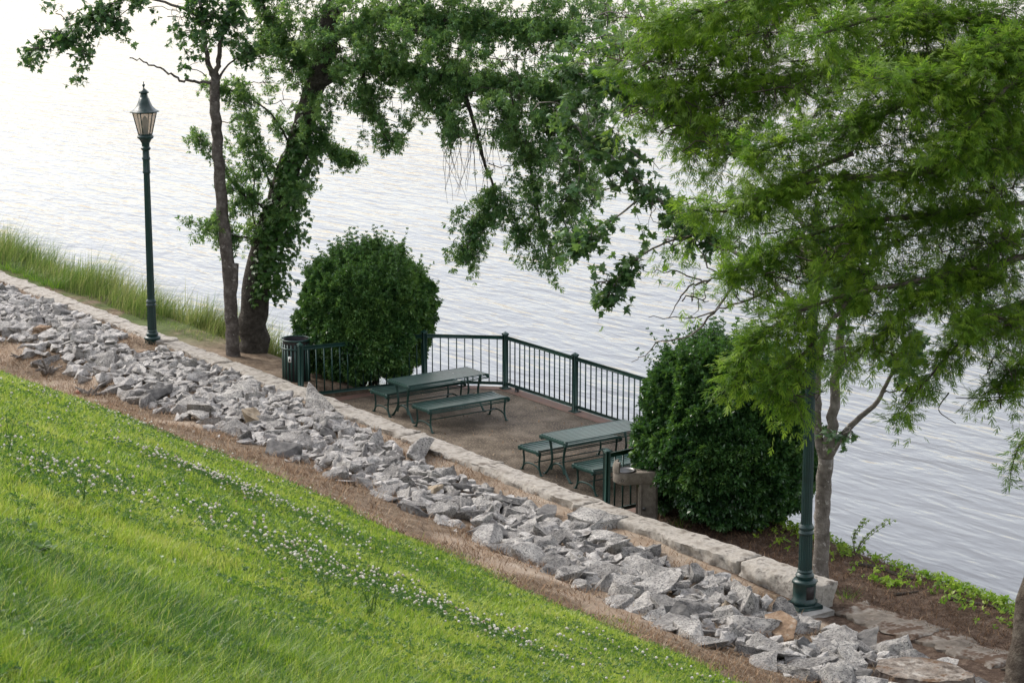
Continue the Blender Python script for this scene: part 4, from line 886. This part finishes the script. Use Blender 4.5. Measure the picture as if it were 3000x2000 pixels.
for b in ((1880, 60, 28.4, 100, 80, 1), (1830, 170, 28.4, 70, 70, .9), (1960, 80, 28.2, 110, 80, 1.1), (2080, 200, 28, 120, 80, 1), (2240, 230, 27.8, 120, 70, 1), (2200, 360, 27.6, 110, 60, .9), (2060, 330, 28.2, 100, 60, 1), (2360, 560, 26.4, 110, 80, 1), (2400, 700, 26.2, 100, 80, 1), (2330, 800, 26, 90, 70, 1), (1960, 200, 28.2, 100, 80, 1.1), (1880, 330, 28.2, 70, 50, 1), (2100, 60, 28, 120, 80, 1), (2000, 400, 28, 90, 60, 1), (2150, 470, 27.6, 90, 60, .9), (2350, 420, 27.2, 140, 70, .8), (2480, 350, 27, 120, 70, .9), (2700, 480, 27, 140, 70, .8), (2850, 560, 27, 120, 70, .9), (2700, 640, 27.2, 130, 60, .8), (2900, 640, 27, 110, 90, .9), (2200, 640, 27.2, 110, 60, .8), (2420, 560, 27.4, 120, 60, .7), (2600, 780, 27, 120, 70, .8), (2800, 900, 26.6, 100, 70, .7), (2150, 380, 28, 110, 60, .9), (2000, 230, 28.4, 110, 70, 1), (2900, 480, 26, 120, 90, 1), (2750, 560, 26.2, 120, 80, 1), (2950, 820, 25.8, 80, 90, 1), (2850, 720, 25.8, 120, 80, 1), (2600, 560, 26, 110, 60, .8), (2420, 180, 27.4, 130, 90, 1), (2180, 180, 28, 120, 80, 1), (2760, 60, 26.4, 120, 70, 1), (2600, 330, 26, 110, 60, .9), (2420, 740, 25.4, 110, 70, .8), (2560, 920, 25.6, 90, 60, .8), (2300, 960, 25.2, 90, 60, .8), (1850, 260, 28.6, 60, 60, .9), (1900, 150, 28.6, 100, 80, 1), (2030, 130, 28.3, 130, 100, 1), (1960, 330, 28.4, 100, 70, 1), (2120, 300, 28, 140, 90, 1), (2080, 440, 27.5, 110, 70, .8), (2250, 110, 27.6, 150, 110, 1), (2330, 280, 27, 150, 90, 1),
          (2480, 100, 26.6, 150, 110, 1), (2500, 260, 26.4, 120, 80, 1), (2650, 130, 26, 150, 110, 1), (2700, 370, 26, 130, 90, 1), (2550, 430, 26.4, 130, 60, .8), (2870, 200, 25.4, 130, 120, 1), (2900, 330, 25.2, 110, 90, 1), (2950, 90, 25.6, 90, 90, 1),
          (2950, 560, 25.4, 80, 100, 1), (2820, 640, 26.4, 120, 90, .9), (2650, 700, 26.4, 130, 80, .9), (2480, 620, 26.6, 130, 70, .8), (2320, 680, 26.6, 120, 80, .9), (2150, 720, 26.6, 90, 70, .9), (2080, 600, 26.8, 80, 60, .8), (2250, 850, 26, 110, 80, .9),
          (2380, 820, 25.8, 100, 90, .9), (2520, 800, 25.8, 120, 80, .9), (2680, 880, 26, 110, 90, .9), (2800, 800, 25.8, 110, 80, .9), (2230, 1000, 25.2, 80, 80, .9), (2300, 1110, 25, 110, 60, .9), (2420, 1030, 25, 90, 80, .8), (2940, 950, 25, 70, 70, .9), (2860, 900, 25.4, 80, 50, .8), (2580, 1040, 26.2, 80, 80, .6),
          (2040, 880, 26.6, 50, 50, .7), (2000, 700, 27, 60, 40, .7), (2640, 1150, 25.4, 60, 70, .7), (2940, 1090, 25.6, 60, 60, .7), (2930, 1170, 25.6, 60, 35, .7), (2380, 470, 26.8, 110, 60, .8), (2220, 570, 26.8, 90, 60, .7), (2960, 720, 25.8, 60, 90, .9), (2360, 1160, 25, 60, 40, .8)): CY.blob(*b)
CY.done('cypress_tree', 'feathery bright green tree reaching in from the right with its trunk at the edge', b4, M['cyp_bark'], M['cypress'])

# ------------------------------------------------------------------ clipped round shrubs
def shrub(label, c, rx, ry, hgt, n, seed, z0, tb=.38):
    r = np.random.default_rng(seed); mb = MB(); wd = MB()
    d = nrm(r.normal(size=(n, 3))); d[:, 2] = np.where(d[:, 2] < -.75, -d[:, 2], d[:, 2])
    ex = 2.9                                                   # rounded box
    k = (np.abs(d[:, 0])**ex+np.abs(d[:, 1])**ex+np.abs(d[:, 2])**ex)**(-1/ex)
    lump = 1+.32*(vn(d*2.2+seed, 1, seed, 3)-.5)+.36*(vn(d*5+seed, 1, seed+2, 2)-.5)+.16*(vn(d*12+seed, 1, seed+4, 1)-.5)
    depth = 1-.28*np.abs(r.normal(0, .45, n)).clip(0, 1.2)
    P = d*(k*lump*depth)[:, None]*np.array([rx, ry, hgt/2])
    ax = d+r.normal(0, .45, (n, 3))+np.array([0, 0, .35]); up = d*.6+np.array([0, 0, 1.0])+r.normal(0, .3, (n, 3))
    cl = vn(P, 2.2, seed+9, 2)-.5
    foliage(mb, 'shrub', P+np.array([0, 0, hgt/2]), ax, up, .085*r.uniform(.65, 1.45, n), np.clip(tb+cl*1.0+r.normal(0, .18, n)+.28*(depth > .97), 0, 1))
    m2 = n//40; q = r.choice(n, m2, replace=False)             # long new shoots
    for i in q:
        if d[i, 2] < -.1: continue
        l = r.uniform(.05, .26)*r.uniform(.4, 1.2)*(2.0 if d[i, 2] > .55 else .8); a = nrm(d[i]+np.array([0, 0, .7])+r.normal(0, .25, 3)); kk = np.linspace(0, 1, 6)[:, None]
        S0 = P[i]/depth[i]*.97+np.array([0, 0, hgt/2]); C = S0+a*l*kk; wd.tube(C[::2], [.004, .003, .002], 3, False)
        foliage(mb, 'shrub', C, np.repeat(a[None], 6, 0)+r.normal(0, .4, (6, 3)), np.tile([0, 0, 1.0], (6, 1))+r.normal(0, .3, (6, 3)), .085*np.linspace(1.0, .7, 6), np.clip(np.full(6, tb+.2)+r.normal(0, .1, 6), 0, 1))
    for k in range(14):
        a = r.uniform(0, 6.28); e = np.array([math.cos(a)*rx*.75, math.sin(a)*ry*.75, hgt*r.uniform(.4, .9)]); wd.tube(crom([(r.normal(0, .12), r.normal(0, .12), -.1), e*.5+np.array([0, 0, .1]), e], 8), np.linspace(.035, .008, 8), 6)
    root = thing('shrub', label, 'shrub', (c[0], c[1], z0), 0, 'big rounded evergreen shrubs by the deck')
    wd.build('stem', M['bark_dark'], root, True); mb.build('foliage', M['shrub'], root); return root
shrub('big rounded evergreen shrub behind the far railing, between trash can and river', T(12.6, -2.02), 1.1, 1.2, 2.6, 52000, 3, 0.0)
shrub('big rounded shade-tinted evergreen shrub hiding the railing beside the drinking fountain', T(.98, -1.8), 1.24, 1.28, 2.75, 56000, 5, -.02, .07)  # low leaf tint paints in the shade of the cypress

# ivy on the leaning trunk
iv = MB()
cen = crom(np.array([at(750, 880, 46.4), at(775, 720, 46.3), at(800, 610, 46.2), at(850, 470, 46.0), at(900, 330, 45.8)]), 40)
for k in range(2300):
    u = rng.beta(1.1, 1.25); c = np.array([np.interp(u, np.linspace(0, 1, 40), cen[:, q]) for q in range(3)]); a = rng.uniform(0, 6.28)
    o = RGT*math.cos(a)+FWD*math.sin(a)*.9+RGT*.55; rr = .28+abs(rng.normal(0, .14))*(1.3 if u < .55 else .8)
    foliage(iv, 'ivy', (c+o*rr*.8+np.array([0, 0, rng.normal(0, .06)]))[None], (o+np.array([0, 0, -.8])+rng.normal(0, .4, 3))[None], (o+np.array([0, 0, .5]))[None], np.array([.11*rng.uniform(.6, 1.3)]), np.array([np.clip(rng.normal(.45, .22), 0, 1)]))
tag(iv.build('ivy', M['ivy']), 'dense green ivy climbing the thick leaning trunk', 'ivy')

# ------------------------------------------------------------------ grass and other ground plants
def blade(nseg=2):
    V = []; F = []
    for k in range(nseg+1):
        u = k/nseg; wd = .5*(1-u**1.5) if k < nseg else 0
        if k < nseg: V += [(-wd, u, 0), (wd, u, 0)]
        else: V += [(0, 1, 0)]
    for k in range(nseg-1): F.append([2*k, 2*k+1, 2*k+3, 2*k+2])
    return np.array(V), F, [2*(nseg-1), 2*(nseg-1)+1, 2*nseg]
def blades(mb, P, l, wd, lean, bend, tint, nseg=2):
    """curved tapering blades; lean = horizontal unit vectors, bend 0..1"""
    bv, bf, tip = blade(nseg); N_ = len(P); u = bv[:, 1][None]
    side = np.stack([-lean[:, 1], lean[:, 0], np.zeros(N_)], -1); tw = rng.normal(0, .6, N_); side = nrm(side*np.cos(tw)[:, None]+lean*np.sin(tw)[:, None])
    ln = lean*1.0
    hor = (bend[:, None]*(u**1.7)+.12*u)*l[:, None]; ver = l[:, None]*u*(1-.45*bend[:, None]*u)
    v = P[:, None]+hor[..., None]*ln[:, None]+ver[..., None]*np.array([0, 0, 1.0])+(bv[:, 0][None]*wd[:, None])[..., None]*side[:, None]
    nvx = len(bv); off = (np.arange(N_)*nvx)[:, None, None]; n0 = mb.n
    mb.add(v.reshape(-1, 3), (np.array(bf)[None]+off).reshape(-1, 4), np.repeat(tint, nvx))
    mb.c.append((np.zeros((0, 3)), (np.array([tip])[None]+off).reshape(-1, 3)+n0, np.zeros(0)))
def lean_dirs(n, wind=(.5, .2), spread=1.0):
    a = rng.uniform(0, 2*math.pi, n); d = np.stack([np.cos(a)*spread+wind[0], np.sin(a)*spread+wind[1], np.zeros(n)], -1); return nrm(d)
def lawn_points(n, pw=1.9):
    out = []
    tot = 0
    while tot < n:
        k = 400000; Y = (5.2**(1-pw+1)+rng.random(k)*(52**(2-pw)-5.2**(2-pw)))**(1/(2-pw)) if abs(pw-2) > 1e-3 else 5.2*(52/5.2)**rng.random(k)
        X = rng.uniform(-.30, .30, k)*Y; P = CAM+X[:, None]*RGT+Y[:, None]*FWD; t, s = -P[:, 0], -P[:, 1]
        ok = (s > lawn_edge(t)-.35)&(s < 21.5)&(t < 33); ok[ok] &= (rng.random(ok.sum()) < sm(s[ok]-lawn_edge(t[ok])+(vn(np.stack([t[ok], s[ok]], -1), 1.1, 21, 4)-.5)*1.5, -.3, .55))
        P = P[ok]; P[:, 2] = height(t[ok], s[ok])-.01
        iv_, v = in_view(P, .22, .14); P = P[iv_]; out.append(P); tot += len(P)
    return np.concatenate(out)[:n]
GP = lawn_points(360000); dist = np.linalg.norm(GP-CAM, axis=1)
gm = MB(); g2 = GP[:, :2]
pat = vn(g2, .55, 41, 3); fine = vn(g2, 2.6, 43, 2); 
edge = -GP[:, 1]-lawn_edge(-GP[:, 0])
dk_ = sm(edge, 1.3, .5)*.34*sm(vn(g2, .5, 47, 2), .3, .5)*sm(-GP[:, 0], -2, 1)                   # darker clover-rich margin
cor = sm(np.linalg.norm(GP[:, :2]-np.array(T(*hit(120, 1750)))[:2], axis=1), 3.2, .6)    # coarse dark tussocks by the near corner
tint = np.clip(.52+.7*(pat-.5)+.7*(fine-.5)+rng.normal(0, .24, len(GP))-dk_-.3*cor, 0, .93)
tint = tint*(1-.25*sm(vn(g2, 6, 49, 2), .5, .75))
tint = np.where(rng.random(len(GP)) < .05, rng.uniform(.93, 1, len(GP)), tint)
ll = (.028+.075*fine+.045*cor)*rng.uniform(.6, 1.5, len(GP)); ll = ll*np.clip(edge*.5+.55, .55, 1)
blades(gm, GP, ll, .0055*np.clip(dist/11, .8, 2.8)*rng.uniform(.7, 1.3, len(GP)), lean_dirs(len(GP), (.06, .03)), rng.beta(2, 2.2, len(GP))*.95, tint)
# longer arching blades
q = rng.choice(len(GP), 5500, replace=False, p=(lambda w_: w_/w_.sum())(.25+3*cor+1.2*(pat > .56)))
blades(gm, GP[q], rng.uniform(.12, .24, len(q)), .0045*np.clip(dist[q]/12, .9, 2.2), lean_dirs(len(q), (.7, .4)), rng.uniform(.5, 1.0, len(q)), np.clip(rng.normal(.42, .18, len(q)), 0, 1), 4)
tag(gm.build('grass', M['grass']), 'bright green mown and windblown grass covering the lawn slope', 'grass', kind='stuff')

# clover and small broad leaves mixed through the turf
cv = MB(); CPt = GP[rng.choice(len(GP), 26000, replace=False)].copy(); kp = vn(CPt[:, :2], 1.4, 81, 3) > .47; CPt = CPt[kp]; CPt[:, 2] += rng.uniform(.03, .07, len(CPt))
foliage(cv, 'vine', CPt, rng.normal(0, 1, CPt.shape)*np.array([1, 1, .4])+np.array([0, 0, .5]), np.tile([0, 0, 1.0], (len(CPt), 1))+rng.normal(0, .3, CPt.shape), rng.uniform(.018, .038, len(CPt)), np.clip(rng.normal(.55, .25, len(CPt)), 0, 1))
# clover flowers in drifts along the slope
def icos():
    f_ = (1+5**.5)/2; v = np.array([(-1, f_, 0), (1, f_, 0), (-1, -f_, 0), (1, -f_, 0), (0, -1, f_), (0, 1, f_), (0, -1, -f_), (0, 1, -f_), (f_, 0, -1), (f_, 0, 1), (-f_, 0, -1), (-f_, 0, 1)])/1.9
    F = [(0, 11, 5), (0, 5, 1), (0, 1, 7), (0, 7, 10), (0, 10, 11), (1, 5, 9), (5, 11, 4), (11, 10, 2), (10, 7, 6), (7, 1, 8), (3, 9, 4), (3, 4, 2), (3, 2, 6), (3, 6, 8), (3, 8, 9), (4, 9, 5), (2, 4, 11), (6, 2, 10), (8, 6, 7), (9, 8, 1)]
    return v, F
fl_t = icos(); fw = MB(); cl = cv
drifts = [([(0, 1372), (180, 1400), (300, 1440), (420, 1462)], 210, .16), ([(0, 1395), (120, 1388)], 60, .15), ([(420, 1470), (640, 1525), (760, 1590), (880, 1620), (1000, 1680)], 260, .28), ([(390, 1338), (520, 1375), (640, 1420), (720, 1450)], 420, .13),
          ([(720, 1450), (850, 1510), (1000, 1585)], 200, .22), ([(0, 1150), (180, 1185), (330, 1225), (480, 1275), (620, 1335)], 240, .3), ([(980, 1650), (1060, 1720), (1200, 1780), (1330, 1815), (1440, 1860)], 480, .26), ([(830, 1640), (940, 1700)], 110, .25),
          ([(1440, 1860), (1560, 1905), (1760, 1900), (1900, 1950), (2010, 1990)], 130, .16), ([(1440, 1860), (1600, 1960)], 40, .4), ([(0, 1180), (100, 1300), (220, 1350)], 70, .8), ([(600, 1340), (800, 1420), (960, 1490)], 110, .35), ([(1000, 1590), (1010, 1600)], 40, .3)]
for path, n, spr in drifts:
    C = np.array([hit(*p) for p in path]); C2 = crom(C, 60) if len(C) > 2 else crom(C, 60)
    n = int(n*.42); spr = spr*1.7; u = rng.random(n); t = np.interp(u, np.linspace(0, 1, 60), C2[:, 0])+rng.normal(0, spr*1.6, n)*rng.choice([.6, 1.9], n); s = np.interp(u, np.linspace(0, 1, 60), C2[:, 1])+rng.normal(0, spr, n)*rng.choice([.6, 2.0], n)
    k = s > lawn_edge(t)-.1; t, s = t[k], s[k]; z = height(t, s); h_ = rng.uniform(.08, .15, len(t)); P = np.stack([-t, -s, z+h_], -1)
    rr = rng.uniform(.0065, .013, len(t))*np.clip(np.linalg.norm(P-CAM, axis=1)/16, .85, 1.35)
    scatter(fw, fl_t, P, np.tile([0, 0, 1.0], (len(t), 1))+rng.normal(0, .3, (len(t), 3)), np.tile([1.0, 0, 0], (len(t), 1)), rr, np.clip(rng.normal(.65, .28, len(t)), 0, 1))
    m_ = len(t)*5; i = rng.integers(0, len(t), m_); Q = P[i]; Q = Q+np.stack([rng.normal(0, .09, m_), rng.normal(0, .09, m_), np.zeros(m_)], -1); Q[:, 2] = height(-Q[:, 0], -Q[:, 1])+rng.uniform(.04, .10, m_)
    foliage(cl, 'vine', Q, np.stack([rng.normal(0, 1, m_), rng.normal(0, 1, m_), np.full(m_, .8)], -1), np.tile([0, 0, 1.0], (m_, 1)), rng.uniform(.02, .035, m_), np.clip(rng.normal(.25, .15, m_), 0, 1))
    blades(cl, P-np.stack([0*h_, 0*h_, h_], -1), h_, np.full(len(t), .003), lean_dirs(len(t)), np.full(len(t), .02), np.full(len(t), .3), 2)
tag(fw.build('clover_flowers', M['flower'], smooth=False), 'white clover blossoms in long drifts across the lawn slope', 'flowers', kind='stuff')
tag(cl.build('clover_leaves', M['ivy']), 'low green clover and small broad leaves mixed through the lawn', 'clover', kind='stuff')

# straw and twig litter on the dirt
lm = MB(); n = 60000; t = rng.uniform(-12, 26, n); s = rng.uniform(.5, 5.3, n); k = (s > near_edge(t)-.5)&(s < lawn_edge(t)+.5); t, s = t[k], s[k]
P = np.stack([-t, -s, height(t, s)+.006], -1); pv, _ = in_view(P, .25, .2); P = P[pv]
den = vn(P[:, :2], .9, 55, 3); P = P[rng.random(len(P)) < .25+.9*sm(den, .35, .6)]
blades(lm, P, rng.uniform(.06, .18, len(P)), rng.uniform(.006, .013, len(P)), lean_dirs(len(P), (0, 0)), np.full(len(P), .95), np.clip(rng.normal(.55, .25, len(P)), 0, 1), 2)
n = 16000; t = rng.uniform(-10, 2, n); s = rng.uniform(-3, -.3, n); k = (s < -.3+wall_s(t))&~((t > 1.7)); P = np.stack([-t[k], -s[k], height(t[k], s[k])+.004], -1)
blades(lm, P, rng.uniform(.05, .15, len(P)), rng.uniform(.005, .011, len(P)), lean_dirs(len(P), (0, 0)), np.full(len(P), 1.0), np.clip(rng.normal(.2, .26, len(P)), 0, 1), 2)
lv = lm.c
tag(lm.build('litter', M['straw']), 'dry straw, needles and dead grass strewn over the bare soil', 'litter', kind='stuff')

dl = MB(); n = 170; t = rng.uniform(2.1, 11.6, n); s = -np.abs(rng.choice([rng.uniform(.1, .5, n), rng.uniform(.2, 3.9, n)][0:2][1], n)); k_ = (s > -3.9)&~((t > 10.4)&(s < -2.6+ (11.5-t)*-1.1)); P = np.stack([-t[k_], -s[k_], np.full(k_.sum(), .006)], -1)
blades(dl, P, rng.uniform(.03, .08, len(P)), rng.uniform(.012, .03, len(P)), lean_dirs(len(P), (0, 0)), np.full(len(P), 1.0), np.clip(rng.normal(.5, .3, len(P)), 0, 1), 2)
tag(dl.build('fallen_leaves', M['straw']), 'dry fallen leaves and bits scattered over the picnic deck', 'leaves', kind='stuff')
# reeds along the far water's edge
rm = MB()
def reeds(n, t0, t1, s0, s1, h0, h1, col):
    t = rng.uniform(t0, t1, n); s = rng.uniform(s0, s1, n)+.25*(vn(np.stack([t, t*0], -1), .9, 61, 2)-.5); P = np.stack([-t, -s, height(t, s)-.03], -1)
    hh = rng.uniform(h0*.5, h1, n)*(.2+1.6*vn(P[:, :2], 1.1, 63, 3)); blades(rm, P, hh, rng.uniform(.008, .016, n), lean_dirs(n, (1.0, .4), .8), rng.uniform(.15, .75, n), np.clip(rng.normal(col-.02, .28, n)+.9*(vn(P[:, :2], .7, 65, 2)-.5), 0, 1), 4)
reeds(13000, 17.8, 46, -3.0, -1.2, .5, 1.2, .5); reeds(7000, 20, 46, -1.5, -.55, .4, 1.0, .40); reeds(2600, 16.6, 19.5, -2.6, -1.4, .5, 1.1, .42); reeds(1700, 13.2, 15.4, -2.9, -1.5, .4, .9, .4); reeds(8000, 17, 46, -1.6, -.5, .05, .25, .32)
tag(rm.build('reeds', M['reed']), 'tall windblown reeds and grass along the far river edge', 'reeds', kind='stuff')

# separate grass tufts by the wall
def tuft(label, t, s, n, h, mat, group):
    m = MB(); P = np.stack([rng.normal(0, .09, n), rng.normal(0, .09, n), np.zeros(n)], -1); d = nrm(P+rng.normal(0, .03, P.shape)+1e-4); d[:, 2] = 0; d = nrm(d)
    blades(m, P, rng.uniform(.6, 1.1, n)*h, rng.uniform(.006, .011, n), d, rng.uniform(.4, 1.0, n), np.clip(rng.normal(.2, .15, n), 0, 1), 4)
    o = m.build('grass_tuft', mat); o.location = T(t, s, hz(t, s)-.02); tag(o, label, 'plant', group)
for k, (px, py) in enumerate(((15, 790), (45, 800), (75, 812), (105, 822), (130, 835), (155, 845))):
    t, s = hit(px, py); tuft('strap-leaved dark green tuft in the row beside the far path', t, min(s, -.4), 110, .42, M['grass'], 'dark tufts in a row beside the far wall')
for k, (px, py, lab) in enumerate(((2480, 1748, 'small green grass tuft by the free end of the stone wall'), (1990, 1540, 'grass tuft at the foot of the near shade-tinted shrub'), (1300, 1132, 'weedy tuft under the railing at the deck edge'))):
    t, s = hit(px, py); tuft(lab, t, s, 50, .2, M['grass'], None)

# vines at the near river edge
vm = MB(); n = 2300; t = rng.uniform(-9.5, 1.4, n); s = -2.3-.34*rng.normal(size=n)*rng.choice([.5, 1.4], n)+.25*(vn(np.stack([t, t*0+1], -1), .8, 71, 2)-.5); s = np.minimum(s, -1.3)
k = rng.random(n) < .25+sm(vn(np.stack([t, t*0], -1), .7, 73, 2), .3, .5); t, s = t[k], s[k]; P = np.stack([-t, -s, height(t, s)+rng.uniform(.0, .13, len(t))*(.3+vn(np.stack([t, t*0], -1), 1.3, 75, 2)*1.2)], -1)
foliage(vm, 'vine', P, rng.normal(0, 1, (len(t), 3))*np.array([1, 1, .4])+np.array([0, 0, .3]), np.tile([0, 0, 1.0], (len(t), 1))+rng.normal(0, .4, (len(t), 3)), rng.uniform(.05, .11, len(t)), np.clip(rng.normal(.62, .25, len(t)), 0, 1))
for (px, py) in ((2590, 1712), (2560, 1705), (2620, 1715), (2480, 1630)):
    t0, s0 = hit(px, py); m_ = 14; P = np.stack([-t0+rng.normal(0, .1, m_), -s0+rng.normal(0, .06, m_), np.full(m_, hz(t0, s0)+.06)], -1)
    foliage(vm, 'vine', P, rng.normal(0, 1, (m_, 3)), np.tile([0, 0, 1.0], (m_, 1)), rng.uniform(.05, .09, m_), rng.uniform(.4, .8, m_))
tag(vm.build('vines', M['vine']), 'bright green creeping vines along the near river edge', 'vine', kind='stuff')
for k, (px, py, hgt, lab) in enumerate(((2505, 1625, .75, 'feathery light green seedling at the river edge beside the mottled trunk'), (2440, 1590, 1.15, 'thin bare-stemmed weed leaning over the water behind the wall end'))):
    t, s = hit(px, py); r = thing('seedling', lab, 'plant', T(t, s, hz(t, s))); w_ = MB(); f_ = MB()
    for j in range(6 if k == 0 else 2):
        d = RGT*rng.uniform(-.2, .9)+np.array([0, 0, 1.0]); C = crom([np.zeros(3), d*hgt*.4, d*hgt*.75+RGT*hgt*.25], 10); w_.tube(C, np.linspace(.006, .002, 10), 4, False)
        if k == 0 or j == 0:
            q = np.repeat(C[3 if k == 0 else 8:], 2, 0); foliage(f_, 'vine', q, rng.normal(0, .6, q.shape)+RGT*.6, np.tile([0, 0, 1.0], (len(q), 1)), np.full(len(q), .045), rng.uniform(.6, 1.0, len(q)))
    w_.build('stem', M['twig'], r, True); f_.build('leaves', M['vine'], r)

# tall weed stalks and broad-leaved weeds in the lawn
WL = [(25, 1330, .42, 'thin dark weed stalk in the lawn at the far left edge'), (135, 1400, .30, 'thin weed stalk standing in the left clover drift'), (243, 1480, .48, 'tall twin weed stalk rising beside the left clover drift'), (965, 1770, .42, 'leaning thin weed stalk among the middle clover'), (1090, 1810, .55, 'cluster of tall green weed stalks in the middle clover drift'), (1400, 1725, .3, 'dark nodding weed stalk near the lawn edge'), (1490, 1735, .25, 'short leafy weed stalk where lawn meets dirt'), (72, 1560, .24, 'leafy dark weed stalk above the coarse tussocks')]
for k, (px, py, hgt, lab) in enumerate(WL):
    t, s = hit(px, py); r = thing('weed', lab, 'weed', T(t, s, hz(t, s))); w_ = MB(); f_ = MB(); ns = 7 if k == 4 else 3
    for j in range(ns):
        d = np.array([rng.normal(0, .16), rng.normal(0, .16), 1.0]); C = crom([np.array([rng.normal(0, .02), rng.normal(0, .02), 0]), d*hgt*.5+rng.normal(0, .02, 3), d*hgt*rng.uniform(.75, 1.05)+np.array([.05, .02, 0])], 10)
        w_.tube(C, np.linspace(.0035, .0015, 10), 4, False, tint=.7)
        q = C[rng.integers(0, 4, 2)]; foliage(f_, 'vine', q, rng.normal(0, 1, q.shape), np.tile([0, 0, 1.0], (2, 1)), np.full(2, .03), rng.uniform(.3, .7, 2))
        q = C[-3:]; foliage(f_, 'vine', q, rng.normal(0, .5, q.shape)+np.array([0, 0, 1.0]), np.tile([1.0, 0, 0], (3, 1)), np.full(3, .014), rng.uniform(.1, .4, 3))
    w_.build('stalk', M['ivy'], r, True); f_.build('leaves', M['ivy'], r)
def broad(px, py, sz, lab, n=12):
    t, s = hit(px, py); m = MB(); a = rng.uniform(0, 6.28, n); P = np.zeros((n, 3)); P[:, 2] = rng.uniform(0, .1, n)*sz/.2; P[:, :2] = rng.normal(0, .03, (n, 2))
    v, f = [], []
    for u in np.linspace(0, 1, 6):
        wd = .30*math.sin(math.pi*min(1, u*.9+.08))**.8; v += [(-wd, u, .25*u-.45*u*u+.05), (0, u, .25*u-.45*u*u), (wd, u, .25*u-.45*u*u+.05)]
    for k in range(5): f += [[3*k, 3*k+1, 3*k+4, 3*k+3], [3*k+1, 3*k+2, 3*k+5, 3*k+4]]
    scatter(m, (np.array(v), f), P, np.stack([np.cos(a), np.sin(a), rng.uniform(.3, 1.1, n)], -1), np.tile([0, 0, 1.0], (n, 1)), rng.uniform(.6, 1.1, n)*sz, rng.uniform(.05, .3, n))
    o = m.build('weed', M['grass'], smooth=True); o.location = T(t, s, hz(t, s)+.02); tag(o, lab, 'weed')
broad(125, 1640, .085, 'broad-leaved dark green weed in the coarse tussocks of the near lawn corner', 14)
broad(72, 1555, .07, 'small broad-leaved weed with cupped leaves behind the tussocks', 8)
broad(710, 1680, .06, 'small broad-leaved weed alone in the middle of the lawn', 9)
# roots and sticks on the mulch
for k, (pts_, lab) in enumerate((([(2510, 1655), (2570, 1665), (2640, 1690), (2690, 1700)], 'long surface root crossing the mulch behind the wall end'), ([(2780, 1755), (2850, 1770), (2940, 1785)], 'dark surface root lying near the thick trunk'), ([(2620, 1745), (2690, 1735)], 'thin grey stick lying on the mulch'))):
    C = np.array([(lambda q: T(q[0], q[1], hz(*q)+.015))(hit(*p)) for p in pts_]); o = MB().tube(crom(C, 14), np.linspace(.042, .016, 14)*(1 if k < 2 else .6)*(1+.15*rng.normal(size=14)), 7).build('root', M['bark_dark'], smooth=True, origin=C[0]); tag(o, lab, 'root')
